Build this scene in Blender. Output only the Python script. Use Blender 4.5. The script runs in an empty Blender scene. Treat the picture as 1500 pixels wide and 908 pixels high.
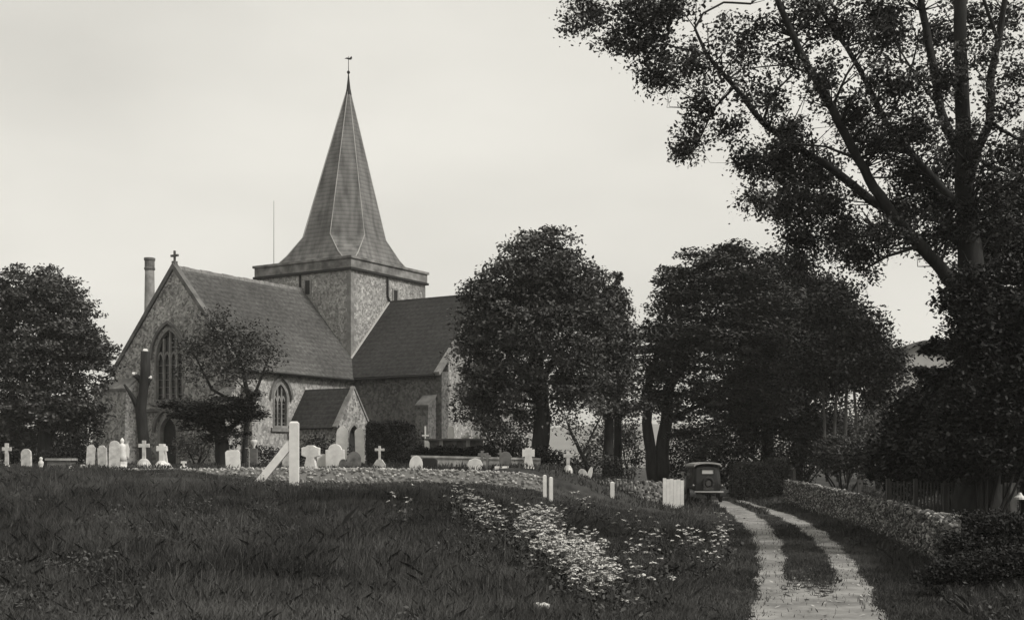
import bpy, math, random
import numpy as np
from mathutils import Vector
from mathutils.geometry import tessellate_polygon
random.seed(7); rng = np.random.default_rng(11)
S = bpy.context.scene; COL = S.collection
F = 1800.0; EYE = 2.15; HZ = 680.0; CX = 750.0

# ---------------------------------------------------------------- camera, sky, sun, exposure
cam = bpy.data.cameras.new('camera'); cam.sensor_width = 36; cam.lens = 36*F/1500
cam.shift_y = (HZ-454)/1500; cam.clip_end = 8000; cam.clip_start = .1
co = bpy.data.objects.new('camera', cam); COL.objects.link(co)
co.location = (0, 0, EYE); co.rotation_euler = (math.pi/2, 0, 0); S.camera = co

W = bpy.data.worlds.new("World"); S.world = W; W.use_nodes = True
nt = W.node_tree; N = nt.nodes; L = nt.links
bg = N['Background']
SUN_EL, SUN_AZ = math.radians(44), math.radians(118)      # azimuth clockwise from +Y (view direction)
sky = N.new('ShaderNodeTexSky'); sky.sky_type = 'NISHITA'; sky.sun_disc = False
sky.sun_elevation = SUN_EL; sky.sun_rotation = SUN_AZ; sky.dust_density = 3
bw = N.new('ShaderNodeRGBToBW'); L.new(sky.outputs[0], bw.inputs[0])
tc = N.new('ShaderNodeTexCoord'); mp = N.new('ShaderNodeMapping'); mp.inputs['Scale'].default_value = (1, 1, 2.6)
L.new(tc.outputs['Generated'], mp.inputs[0])
nz = N.new('ShaderNodeTexNoise'); nz.inputs['Scale'].default_value = 2.2; nz.inputs['Detail'].default_value = 5; nz.inputs['Roughness'].default_value = .45
L.new(mp.outputs[0], nz.inputs['Vector'])
mr = N.new('ShaderNodeMapRange'); mr.inputs[1].default_value = .3; mr.inputs[2].default_value = .7; mr.inputs[3].default_value = 5.5; mr.inputs[4].default_value = 7.6
L.new(nz.outputs[0], mr.inputs[0])
cl = N.new('ShaderNodeMath'); cl.operation = 'MINIMUM'; cl.inputs[1].default_value = 9; L.new(bw.outputs[0], cl.inputs[0])
mx = N.new('ShaderNodeMix'); mx.data_type = 'FLOAT'; mx.inputs[0].default_value = .9
L.new(cl.outputs[0], mx.inputs[2]); L.new(mr.outputs[0], mx.inputs[3])
cc = N.new('ShaderNodeCombineColor')
for i, k in enumerate((1.0, .975, .90)):
    m_ = N.new('ShaderNodeMath'); m_.operation = 'MULTIPLY'; m_.inputs[1].default_value = k
    L.new(mx.outputs[0], m_.inputs[0]); L.new(m_.outputs[0], cc.inputs[i])
L.new(cc.outputs[0], bg.inputs[0]); bg.inputs[1].default_value = .1

sl = bpy.data.lights.new('sun', 'SUN'); sl.energy = 2.3; sl.angle = math.radians(10); sl.color = (1, .97, .92)
so = bpy.data.objects.new('sun', sl); COL.objects.link(so); so.location = (60, -30, 60)
dvec = Vector((math.sin(SUN_AZ)*math.cos(SUN_EL), math.cos(SUN_AZ)*math.cos(SUN_EL), math.sin(SUN_EL)))
so.rotation_euler = (-dvec).to_track_quat('-Z', 'Y').to_euler()
S.view_settings.view_transform = 'Standard'; S.view_settings.look = 'None'
S.view_settings.exposure = .36; S.view_settings.gamma = 1
S.render.resolution_x = 1024; S.render.resolution_y = 619
S.render.engine = 'CYCLES'

# ---------------------------------------------------------------- materials
def col(v): return (v, v*.985, v*.95, 1)
def mat(name, lo, hi=None, scale=3, rough=.85, kind='noise', detail=6, stretch=(1,1,1), island=False, tone=False, bump=0, spec=.25, third=None, cutoff=(.3,.7), large=None, metal=0):
    m = bpy.data.materials.new(name); m.use_nodes = True
    n = m.node_tree.nodes; l = m.node_tree.links; p = n['Principled BSDF']
    p.inputs['Roughness'].default_value = rough; p.inputs['Specular IOR Level'].default_value = spec; p.inputs['Metallic'].default_value = metal
    if hi is None: p.inputs['Base Color'].default_value = col(lo); return m
    if island:
        gnode = n.new('ShaderNodeNewGeometry'); src = gnode.outputs['Random Per Island']
        if tone:
            a = n.new('ShaderNodeAttribute'); a.attribute_name = 'tone'
            ad = n.new('ShaderNodeMath'); ad.operation = 'MULTIPLY_ADD'; ad.inputs[1].default_value = .25
            l.new(src, ad.inputs[0])
            sc_ = n.new('ShaderNodeMath'); sc_.operation = 'MULTIPLY'; sc_.inputs[1].default_value = .8
            l.new(a.outputs['Fac'], sc_.inputs[0]); l.new(sc_.outputs[0], ad.inputs[2]); src = ad.outputs[0]
        cutoff = (0, 1) if third is None else (0, .7)
    else:
        t = n.new('ShaderNodeTexCoord'); mpn = n.new('ShaderNodeMapping'); mpn.inputs['Scale'].default_value = stretch
        l.new(t.outputs['Object'], mpn.inputs[0])
        if kind == 'flint':
            v = n.new('ShaderNodeTexVoronoi'); v.inputs['Scale'].default_value = scale; l.new(mpn.outputs[0], v.inputs['Vector'])
            sep = n.new('ShaderNodeSeparateColor'); l.new(v.outputs['Color'], sep.inputs[0])
            q = n.new('ShaderNodeTexNoise'); q.inputs['Scale'].default_value = scale*.35; q.inputs['Detail'].default_value = 6; l.new(mpn.outputs[0], q.inputs['Vector'])
            ad = n.new('ShaderNodeMath'); ad.operation = 'MULTIPLY_ADD'; ad.inputs[1].default_value = .45
            l.new(sep.outputs[0], ad.inputs[0])
            q2 = n.new('ShaderNodeMath'); q2.operation = 'MULTIPLY'; q2.inputs[1].default_value = .62; l.new(q.outputs[0], q2.inputs[0]); l.new(q2.outputs[0], ad.inputs[2]); src = ad.outputs[0]
        elif kind == 'rows':
            br = n.new('ShaderNodeTexNoise'); br.inputs['Scale'].default_value = scale; br.inputs['Detail'].default_value = detail; l.new(mpn.outputs[0], br.inputs['Vector'])
            src = br.outputs[0]
        else:
            q = n.new('ShaderNodeTexNoise'); q.inputs['Scale'].default_value = scale; q.inputs['Detail'].default_value = detail; q.inputs['Roughness'].default_value = .6
            l.new(mpn.outputs[0], q.inputs['Vector']); src = q.outputs[0]
    rmp = n.new('ShaderNodeValToRGB'); e = rmp.color_ramp.elements
    e[0].position = cutoff[0]; e[0].color = col(lo); e[1].position = cutoff[1]; e[1].color = col(hi)
    if third is not None:
        x = e.new(cutoff[1]+third[0]); x.color = col(third[1])
    l.new(src, rmp.inputs[0]); out = rmp.outputs[0]
    if kind == 'rows' or large:
        t2 = n.new('ShaderNodeTexCoord')
        if kind == 'rows':      # courses of tiles or shingles: darker joint under each row
            w = n.new('ShaderNodeTexWave'); w.bands_direction = 'Z'; w.wave_profile = 'SAW'; w.inputs['Scale'].default_value = 1.1; w.inputs['Distortion'].default_value = .6; w.inputs['Detail'].default_value = 2
            l.new(t2.outputs['Object'], w.inputs['Vector'])
            f = n.new('ShaderNodeMapRange'); f.inputs[3].default_value = .72; f.inputs[4].default_value = 1.15; l.new(w.outputs[1], f.inputs[0])
            mm = n.new('ShaderNodeMix'); mm.data_type = 'RGBA'; mm.blend_type = 'MULTIPLY'; mm.inputs[0].default_value = 1
            l.new(out, mm.inputs[6]); l.new(f.outputs[0], mm.inputs[7]); out = mm.outputs[2]
        if large:
            q = n.new('ShaderNodeTexNoise'); q.inputs['Scale'].default_value = large[0]; q.inputs['Detail'].default_value = 4; l.new(t2.outputs['Object'], q.inputs['Vector'])
            f = n.new('ShaderNodeMapRange'); f.inputs[1].default_value = .3; f.inputs[2].default_value = .7; f.inputs[3].default_value = large[1]; f.inputs[4].default_value = large[2]; l.new(q.outputs[0], f.inputs[0])
            mm = n.new('ShaderNodeMix'); mm.data_type = 'RGBA'; mm.blend_type = 'MULTIPLY'; mm.inputs[0].default_value = 1
            l.new(out, mm.inputs[6]); l.new(f.outputs[0], mm.inputs[7]); out = mm.outputs[2]
    l.new(out, p.inputs['Base Color'])
    if bump:
        b = n.new('ShaderNodeBump'); b.inputs['Strength'].default_value = bump; b.inputs['Distance'].default_value = .05
        l.new(src, b.inputs['Height']); l.new(b.outputs[0], p.inputs['Normal'])
    return m
M = dict(
 soil=mat('turf', .02, .05, 2.2, .95, cutoff=(.35,.65), large=(.15,.7,1.4)),
 yard=mat('yard', .02, .06, 3, .95),
 hill=mat('downland', .16, .24, .02, .95),
 grass=mat('grass_blade', .005, .115, island=True, tone=True, rough=.7),
 leaf=mat('leaf', .008, .125, island=True, tone=True, rough=.6),
 leafd=mat('dark_leaf', .006, .08, island=True, tone=True, rough=.6),
 leafdd=mat('yew_leaf', .004, .028, island=True, tone=True, rough=.7),
 leafl=mat('pale_leaf', .035, .10, island=True, tone=True, rough=.6),
 bark=mat('bark', .010, .036, 6, .95, stretch=(1,1,.2), bump=.5),
 barkp=mat('bark_pale', .05, .13, 8, .95, stretch=(1,1,.2), bump=.5),
 cut=mat('cut_wood', .6),
 path=mat('chalk_track', .13, .33, 1.3, .95, cutoff=(.3,.7), bump=.15, large=(.5,.65,1.15)),
 pebble=mat('pebble', .2, .5, island=True),
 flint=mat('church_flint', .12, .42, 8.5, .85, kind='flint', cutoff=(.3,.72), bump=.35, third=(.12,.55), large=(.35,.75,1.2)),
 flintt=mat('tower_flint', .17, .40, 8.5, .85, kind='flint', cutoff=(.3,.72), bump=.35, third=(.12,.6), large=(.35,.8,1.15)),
 flintd=mat('shade_toned_flint', .07, .18, 8, .85, kind='flint', cutoff=(.3,.75), bump=.3, large=(.35,.8,1.2)),  # church flint darkened in colour for the tree shade on the transept wall
 ashlar=mat('ashlar', .16, .30, 3, .85, large=(.8,.7,1.2)),
 ashd=mat('weathered_ashlar', .08, .20, 1.6, .9, cutoff=(.35,.7), third=(.08,.24)),
 parapet=mat('parapet_stone', .10, .30, 1.3, .9, cutoff=(.35,.65), third=(.1,.4)),
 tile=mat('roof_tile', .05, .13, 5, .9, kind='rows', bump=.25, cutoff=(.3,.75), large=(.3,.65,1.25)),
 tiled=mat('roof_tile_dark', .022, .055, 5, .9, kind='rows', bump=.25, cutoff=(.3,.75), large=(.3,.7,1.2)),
 shingle=mat('shingle', .08, .20, 2.2, .85, kind='rows', stretch=(1,1,.10), cutoff=(.3,.7), large=(.25,.75,1.25)),
 lead=mat('lead', .24, .40, 2, .7, stretch=(1,1,.3)),
 flash=mat('flashing', .5),
 glass=mat('leaded_glass', .012, rough=.25, spec=.5),
 door=mat('oak_door', .02, .04, 8, .8),
 iron=mat('iron', .02, rough=.6), ironp=mat('pale_iron', .3, rough=.6),
 white=mat('white_paint', .68, .82, 4, .6, large=(3,.9,1.05)),
 marble=mat('marble', .6, .88, 3, .6, large=(2,.8,1.05)),
 stone=mat('grave_stone', .42, .7, 5, .8, large=(2.5,.7,1.1)),
 mossy=mat('mossy_stone', .06, .22, 4, .95, bump=.3),
 dstone=mat('dark_stone', .10, .2, 5, .9),
 lime=mat('lime_wall', .2, .5, 3, .9, stretch=(1,1,.4), large=(.8,.6,1.1)),
 flints=mat('flint_stones', .012, .10, island=True, rough=.6, third=(.28,.42), cutoff=(0,.7)),
 flintp=mat('pale_flint_stones', .10, .34, island=True, rough=.6, third=(.28,.58)),
 mortarp=mat('pale_mortar', .2, .38, 6, .95),
 mortar=mat('mortar', .09, .2, 6, .95),
 umbel=mat('umbel', .32, .78, island=True, rough=.8),
 stem=mat('stem', .03, .07, island=True),
 board=mat('fence_board', .04, .09, 3, .95, stretch=(6,6,.4)),
 render=mat('stucco', .35, .48, 1.2, .9),
 carblk=mat('car_paint', .012, rough=.35, spec=.5), carroof=mat('roof_fabric', .3, .4, 5, .7),
 chrome=mat('plated_metal', .35, rough=.4), tyre=mat('tyre', .03, rough=.9), rim=mat('rim', .06, rough=.5),
 litpane=mat('painted_window_light', .5), carglass=mat('car_glass', .1, rough=.08, spec=.8), plate=mat('plate', .05, rough=.5),  # car rear pane: brightness of the window put in as a pale colour
)

# ---------------------------------------------------------------- helpers
def link(name, me, m, parent=None):
    o = bpy.data.objects.new(name, me); COL.objects.link(o)
    if m: me.materials.append(m)
    if parent: o.parent = parent
    return o
def tag(o, label=None, cat=None, group=None, kind=None):
    if label: o['label'] = label
    if cat: o['category'] = cat
    if group: o['group'] = group
    if kind: o['kind'] = kind
    return o
def thing(name, label, cat, loc=(0,0,0), rz=0, group=None):
    o = bpy.data.objects.new(name, None); COL.objects.link(o); o.location = loc; o.rotation_euler = (0,0,rz)
    o.empty_display_size = .2
    return tag(o, label, cat, group)
def P(px, py, D): return np.array(((px-CX)/F*D, D, EYE+(HZ-py)/F*D))

class MB:
    def __init__(s): s.v = []; s.f = []
    def add(s, vs, fs):
        b = len(s.v); s.v += [tuple(map(float, q)) for q in vs]; s.f += [tuple(b+i for i in f) for f in fs]; return s
    def box(s, x0, x1, y0, y1, z0, z1, rz=0, c=None):
        vs = [(x,y,z) for z in (z0,z1) for x,y in ((x0,y0),(x1,y0),(x1,y1),(x0,y1))]
        if rz:
            cx, cy = c or ((x0+x1)/2, (y0+y1)/2)
            vs = [(cx+(x-cx)*math.cos(rz)-(y-cy)*math.sin(rz), cy+(x-cx)*math.sin(rz)+(y-cy)*math.cos(rz), z) for x,y,z in vs]
        return s.add(vs, [(3,2,1,0),(4,5,6,7),(0,1,5,4),(1,2,6,5),(2,3,7,6),(3,0,4,7)])
    def bar(s, a, b, w, h=None, up=(0,0,1)):
        a = Vector(a); b = Vector(b); d = (b-a).normalized(); u = Vector(up)
        if abs(d.dot(u)) > .95: u = Vector((0,1,0))
        r = d.cross(u).normalized(); u = r.cross(d); h = h or w; vs = []
        for q in (a, b):
            for i, j in ((-1,-1),(1,-1),(1,1),(-1,1)): vs.append(q+r*i*w/2+u*j*h/2)
        return s.add(vs, [(3,2,1,0),(4,5,6,7),(0,1,5,4),(1,2,6,5),(2,3,7,6),(3,0,4,7)])
    def tube(s, pts, rad, n=8, wob=0):
        pts = [Vector(p) for p in pts]; vs = []; fs = []; r0 = None
        for i, p in enumerate(pts):
            d = (pts[min(i+1,len(pts)-1)]-pts[max(i-1,0)]).normalized()
            u = r0 if r0 else (Vector((1,0,0)) if abs(d.x) < .8 else Vector((0,1,0)))
            u = (u-d*d.dot(u)).normalized(); w = d.cross(u); r0 = u
            r = rad[i] if hasattr(rad, '__len__') else rad
            for k in range(n):
                a = 2*math.pi*k/n; rr = r*(1+wob*random.uniform(-1,1)); vs.append(p+(u*math.cos(a)+w*math.sin(a))*rr)
        for i in range(len(pts)-1):
            for k in range(n): fs.append((i*n+k, i*n+(k+1)%n, (i+1)*n+(k+1)%n, (i+1)*n+k))
        fs.append(tuple(range(n))[::-1]); fs.append(tuple((len(pts)-1)*n+k for k in range(n)))
        return s.add(vs, fs)
    def lathe(s, prof, n=16, c=(0,0)):
        vs = [(c[0]+r*math.cos(2*math.pi*k/n), c[1]+r*math.sin(2*math.pi*k/n), z) for r, z in prof for k in range(n)]
        fs = [(i*n+k, i*n+(k+1)%n, (i+1)*n+(k+1)%n, (i+1)*n+k) for i in range(len(prof)-1) for k in range(n)]
        fs.append(tuple(range(n))[::-1]); fs.append(tuple((len(prof)-1)*n+k for k in range(n)))
        return s.add(vs, fs)
    def prism(s, outer, holes, fn, d0, d1):
        """polygon (with holes) in 2D, swept from depth d0 to d1; fn(u,w,d) -> xyz"""
        loops = [outer]+list(holes)
        tris = tessellate_polygon([[Vector((a,b,0)) for a,b in lp] for lp in loops])
        flat = [p for lp in loops for p in lp]; n = len(flat)
        vs = [fn(a,b,d0) for a,b in flat]+[fn(a,b,d1) for a,b in flat]
        fs = [tuple(t) for t in tris]+[tuple(i+n for i in t)[::-1] for t in tris]; o = 0
        for lp in loops:
            k = len(lp)
            for i in range(k): fs.append((o+i, o+(i+1)%k, n+o+(i+1)%k, n+o+i))
            o += k
        return s.add(vs, fs)
    def build(s, name, m, parent=None, smooth=False):
        me = bpy.data.meshes.new(name); me.from_pydata(s.v, [], s.f); me.update()
        import bmesh
        b = bmesh.new(); b.from_mesh(me); bmesh.ops.recalc_face_normals(b, faces=b.faces); b.to_mesh(me); b.free()
        if smooth: me.polygons.foreach_set('use_smooth', [True]*len(me.polygons))
        return link(name, me, m, parent)

def npmesh(name, verts, k, tone=None):
    """verts (n*k,3): n separate faces of k corners"""
    nv = len(verts); nf = nv//k; me = bpy.data.meshes.new(name)
    me.vertices.add(nv); me.vertices.foreach_set('co', verts.astype(np.float32).ravel())
    me.loops.add(nv); me.loops.foreach_set('vertex_index', np.arange(nv, dtype=np.int32))
    me.polygons.add(nf); me.polygons.foreach_set('loop_start', np.arange(nf, dtype=np.int32)*k)
    me.update(calc_edges=True)
    if tone is not None:
        a = me.attributes.new('tone', 'FLOAT', 'POINT'); a.data.foreach_set('value', np.repeat(tone, k).astype(np.float32))
    return me
def unit(n):
    a = rng.normal(size=(n,3)); return a/np.linalg.norm(a, axis=1)[:,None]
def leaves(name, C, size, tone, m, parent=None, flat=0.0):
    n = len(C); a = unit(n); nrm = unit(n); nrm[:,2] += flat*np.sign(nrm[:,2]+1e-6)
    nrm /= np.linalg.norm(nrm, axis=1)[:,None]
    a = a-nrm*(a*nrm).sum(1)[:,None]; a /= np.linalg.norm(a, axis=1)[:,None]+1e-9; b = np.cross(nrm, a)
    s = (size*rng.uniform(.45,1.5,n))[:,None] if np.ndim(size)==0 else size[:,None]
    V = np.stack([C-a*s*.5, C+b*s*.3+a*s*.05, C+a*s*.5, C-b*s*.3+a*s*.05], 1).reshape(-1,3)
    return link(name, npmesh(name, V, 4, tone), m, parent)

# ---------------------------------------------------------------- ground shape
def sm(t): t = np.clip(t,0,1); return t*t*(3-2*t)
def xroad(y): return np.interp(y, [0,17,26,35,45,58,75,120], [3.4,4.4,6.1,7.5,8.6,9.5,10,9])
def g(x, y):
    x = np.asarray(x, float); y = np.asarray(y, float); xr = xroad(y)
    road = np.interp(y, [0,25,58,90,200], [0,0,.38,.6,.8])
    yard = np.interp(y, [8,17,25,35,42,45.7,46.5,70,120,400], [.0,.2,.64,1.16,1.36,1.40,1.92,2.15,2.15,1.0])
    yard = yard+.50*sm((-7-x)/6)*sm((y-28)/14)*(1-sm((y-45.6)/1.0))
    tL = sm((xr-2.0-x)/np.interp(y,[44,48],[9,5.5])); z = road+(yard-road)*tL
    z = z+.55*sm((x-xr-1.8)/4)*sm((y-4)/10)
    und = .05*np.sin(x*.9+1.3)*np.sin(y*.7)+.035*np.sin(x*2.3+y*1.1)+.03*np.sin(x*1.1-y*1.9+2)
    near = sm((90-y)/20)*sm((np.abs(x-xr)-1.6)/2)
    return z+und*near
def hit(px, py, y0=11, y1=150):
    ys = np.linspace(y0, y1, 2800); x = (px-CX)/F*ys; z = EYE+(HZ-py)/F*ys
    k = np.argmax(z < g(x, ys)); return x[k], ys[k]
def proj(x, y, z): return CX+F*x/y, HZ-F*(z-EYE)/y

xs = np.unique(np.concatenate([np.arange(-30,30,.4), -np.geomspace(30,3500,40), np.geomspace(30,3500,40)]))
ys = np.unique(np.concatenate([-np.geomspace(5,3500,20), np.arange(-4,95,.4), np.geomspace(95,3800,40)]))
XX, YY = np.meshgrid(xs, ys); ZZ = g(XX, YY); nx, ny = len(xs), len(ys)
me = bpy.data.meshes.new('ground')
idx = (np.arange(ny-1)[:,None]*nx+np.arange(nx-1)[None,:]).ravel()
me.from_pydata(np.stack([XX,YY,ZZ],-1).reshape(-1,3).tolist(), [], np.stack([idx,idx+1,idx+1+nx,idx+nx],1).tolist())
me.polygons.foreach_set('use_smooth', [True]*len(me.polygons))
tag(link('ground', me, M['soil']), kind='structure')

# downland hill far behind the churchyard
b = MB(); hx = np.linspace(-1500,1500,90); hy = np.linspace(330,1500,24)
def hz(x,y): t = (y-330)/1170; return .9+ (9+4*math.sin(x*.006+1)+2*math.sin(x*.017))*2.6*math.sin(min(1,t*1.3)*math.pi/2)*(1-.1*t)
vs = [(x,y,hz(x,y)) for y in hy for x in hx]
b.add(vs, [(j*90+i, j*90+i+1, (j+1)*90+i+1, (j+1)*90+i) for j in range(23) for i in range(89)])
tag(b.build('hill', M['hill'], smooth=True), kind='structure')

# cart track: two ruts that join into one in the foreground
LO = [(1085,1400),(1092,1000),(1099,908),(1108,860),(1110,825),(1105,797),(1093,775),(1070,753),(1046,737),(1022,728)]
LI = [(1150,1400),(1150,1000),(1150,908),(1150,862),(1151,825),(1146,795),(1126,768),(1098,748),(1072,737),(1040,728)]
RI = [(1225,1400),(1227,1000),(1228,908),(1228,862),(1215,822),(1194,795),(1163,770),(1124,750),(1092,738),(1060,729)]
RO = [(1500,1400),(1345,1000),(1298,908),(1275,860),(1247,817),(1210,781),(1166,757),(1120,743),(1100,737),(1074,728)]
def edge(pts, py): a = np.array(pts)[::-1]; return np.interp(py, a[:,1], a[:,0])
def in_path(x, y, grow=0):
    px, py = proj(x, y, g(x,y)); w = grow*F/np.maximum(y,1)
    n = (.09*np.sin(y*1.1+x)+.05*np.sin(y*2.9+2*x)+.05*rng.normal(size=np.shape(y)))*F/np.maximum(y,1)*.5
    lo, li, ri, ro = (edge(e, py) for e in (LO,LI,RI,RO))
    whole = (py > 858+6*np.sin(px*.09)+10*rng.normal(size=np.shape(px))) & (px > lo+n-w) & (px < ro-n+w)
    return whole | ((px > lo+n-w) & (px < li-n+w)) | ((px > ri+n-w) & (px < ro-n+w))
st = .08; gx = np.arange(1, 13, st); gy = np.arange(7, 63, st)
PX, PY = np.meshgrid(gx, gy); ok = in_path(PX+st/2, PY+st/2) & (PY < 61)
vid = -np.ones(PX.shape, int); fs = []
used = np.zeros(PX.shape, bool)
jj, ii = np.nonzero(ok[:-1,:-1])
for dj, di in ((0,0),(0,1),(1,1),(1,0)): used[jj+dj, ii+di] = True
vid[used] = np.arange(used.sum()); vx, vy = PX[used], PY[used]
jx = vx+rng.uniform(-.015,.015,len(vx)); jy = vy+rng.uniform(-.015,.015,len(vx))
bumpz = rng.uniform(-.006,.006,len(vx))
me = bpy.data.meshes.new('path')
me.from_pydata(np.stack([jx,jy,g(jx,jy)+.022+bumpz],1).tolist(), [], np.stack([vid[jj,ii],vid[jj,ii+1],vid[jj+1,ii+1],vid[jj+1,ii]],1).tolist())
tag(link('path', me, M['path']), kind='structure')
n = 2600; x = rng.uniform(1,12,n); y = 15+38*rng.random(n)**1.4; k = in_path(x,y); x, y = x[k], y[k]
leaves('pebbles', np.stack([x,y,g(x,y)+.035],1), .075, rng.random(len(x)), M['pebble'], flat=2)
tag(bpy.data.objects['pebbles'], 'loose pale chalk pebbles scattered over the cart track', 'pebbles', kind='stuff')

# ---------------------------------------------------------------- church
TH = math.radians(31.7); CS, SN = math.cos(TH), math.sin(TH); CH0 = (-10.15, 77.4, EYE)
church = thing('church', 'grey flint cruciform church with shingled broach spire and tall gabled nave', 'church', CH0, -TH)
def arch(cx, w, z0, zt, h=None, n=7):
    h = h or w*.85; R = (h*h+w*w/4)/w; zs = zt-h; pts = [(cx-w/2,z0),(cx+w/2,z0)]
    a1 = math.asin(min(1,h/R))
    for i in range(n+1): a = a1*i/n; pts.append((cx+w/2-R+R*math.cos(a), zs+R*math.sin(a)))
    for i in range(n-1,-1,-1): a = a1*i/n; pts.append((cx-w/2+R-R*math.cos(a), zs+R*math.sin(a)))
    return pts
def grow(pts, cx, w, z0, zt, d, h=None): return arch(cx, w+2*d, z0-d, zt+d*1.15, (h or w*.85)+d*1.15)
fW = lambda u,w,d: (u, -11+d, w)            # west gable plane of the nave
fS = lambda u,w,d: (.9-d, u, w)             # south nave wall
fT = lambda u,w,d: (u, -.9+d, w)            # west wall of the transept
fG = lambda u,w,d: (7.6-d, u, w)            # transept gable
fP = lambda u,w,d: (4.5-d, u, w)            # porch gable
def window(cx, w, z0, zt, fn, lights, h=None, parent=church, frame='ashlar'):
    A = arch(cx,w,z0,zt,h); B = arch(cx,w-.24,z0+.12,zt-.16,(h or w*.85)-.16)
    root = MB().prism(A, [B], fn, -.03, .22).build('window', M[frame], parent)
    MB().prism(B, [], fn, .2, .24).build('pane', M['glass'], root)
    b = MB(); hh = h or w*.85
    for i in range(1, lights):
        u = cx-w/2+.12+(w-.24)*i/lights; t = abs(u-cx)/(w/2); zt_ = zt-.16-hh*(t**1.6)*.95
        b.add(*_bx(u-.05,u+.05,z0+.1,zt_,fn,.06,.19))
    for i in range(lights):                   # small arched heads and tracery
        lw = (w-.24)/lights; u = cx-w/2+.12+lw*(i+.5); zs = zt-hh-.1
        a = arch(u, lw-.06, zs, zs+lw*.9, lw*.8); c_ = arch(u, lw-.2, zs-.1, zs+lw*.9-.12, lw*.65)
        ring = [(p[0],p[1]) for p in a[2:]]; inn = [(p[0],p[1]) for p in c_[2:]]
        b.prism(ring+inn[::-1], [], fn, .08, .18)
    k = 6
    for j in range(1,k): b.add(*_bx(cx-w/2+.1, cx+w/2-.1, z0+(zt-hh-z0)*j/k-.012, z0+(zt-hh-z0)*j/k+.012, fn, .14, .17))
    b.build('tracery', M[frame], root)
    H1 = grow(A,cx,w,z0,zt,.32,hh)[2:]; H0 = grow(A,cx,w,z0,zt,.16,hh)[2:]
    MB().prism(H1+H0[::-1], [], fn, -.16, .0).build('hood_mould', M['ashd'], root)
    MB().add(*_bx(cx-w/2-.2,cx+w/2+.2,z0-.22,z0-.003,fn,-.12,.1)).build('sill', M[frame], root)
    return A
def _bx(u0,u1,w0,w1,fn,d0,d1):
    vs = [fn(u,w,d) for d in (d0,d1) for u,w in ((u0,w0),(u1,w0),(u1,w1),(u0,w1))]
    return vs, [(3,2,1,0),(4,5,6,7),(0,1,5,4),(1,2,6,5),(2,3,7,6),(3,0,4,7)]
# walls with real openings
wA = window(-4.35, 2.35, 3.6, 7.85, fW, 4, 1.75)
dA = arch(-4.45, 1.7, -.5, 2.95, 1.1)
MB().prism([(-8.9,-1),(.9,-1),(.9,5.45),(-4,11.05),(-8.9,5.45)], [wA, [(a,b) for a,b in dA]], fW, 0, .7).build('wall', M['flint'], church)
sA = window(-7.45, 1.25, 2.1, 4.75, fS, 3, 1.0)
MB().prism([(-10.298,-1),(-.9,-1),(-.9,5.45),(-10.298,5.45)], [sA], fS, 0, .7).build('wall', M['flintt'], church)
MB().box(-8.9,-8.2,-10.298,0,-1,5.45).build('wall', M['flint'], church)
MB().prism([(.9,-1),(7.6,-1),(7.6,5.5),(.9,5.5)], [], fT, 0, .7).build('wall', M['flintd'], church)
gA = window(4, 2.6, 2.4, 6.8, fG, 4, 1.9)
MB().prism([(-.197,-1),(8.9,-1),(8.9,5.5),(4,10.45),(-.197,6.2)], [gA], fG, 0, .7).build('wall', M['flintt'], church)
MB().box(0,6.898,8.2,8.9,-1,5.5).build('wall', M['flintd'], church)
# west door
dr = MB().prism(dA, [arch(-4.45,1.3,-.6,2.7,.9)], fW, .0, .35).build('door', M['ashlar'], church)
MB().prism(arch(-4.45,1.3,-.5,2.7,.9), [], fW, .3, .38).build('door_leaf', M['door'], dr)
H1 = grow(0,-4.45,1.7,-.5,2.95,.3,1.1)[2:]; H0 = grow(0,-4.45,1.7,-.5,2.95,.14,1.1)[2:]
MB().prism(H1+H0[::-1], [], fW, -.15, 0).build('hood_mould', M['ashd'], dr)
MB().add(*_bx(-6.6,-2.2,3.02,3.2,fW,-.14,.02)).build('string_course', M['ashd'], church)
# buttresses
def buttress(x0,x1,y0,y1,zt,side,m='flint',bt=.25):
    b = MB()
    if side == 'w': b.prism([(y0-bt,-1),(y1,-1),(y1,zt+.6),(y0,zt)], [], lambda u,w,d:(d,u,w), x0, x1)
    else: b.prism([(x0,-1),(x1+bt,-1),(x1,zt),(x0,zt+.6)], [], lambda u,w,d:(u,d,w), y0, y1)
    r = b.build('buttress', M[m], church)
    c = MB()
    if side == 'w': c.prism([(y0-.06,zt-.04),(y1,zt+.62),(y1,zt+.74),(y0-.06,zt+.1)], [], lambda u,w,d:(d,u,w), x0-.05, x1+.05)
    else: c.prism([(x1+.06,zt-.04),(x0,zt+.62),(x0,zt+.74),(x1+.06,zt+.1)], [], lambda u,w,d:(u,d,w), y0-.05, y1+.05)
    c.build('weathering', M['ashd'], r)
buttress(-9.75,-7.0,-11.8,-11.003,4.3,'w')
buttress(-.1,.85,-11.7,-11.003,3.6,'w')
buttress(.903,1.6,-10.6,-9.8,3.6,'s','flintt')
buttress(6.3,7.2,-1.7,-.903,3.4,'w','flintd')
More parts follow.
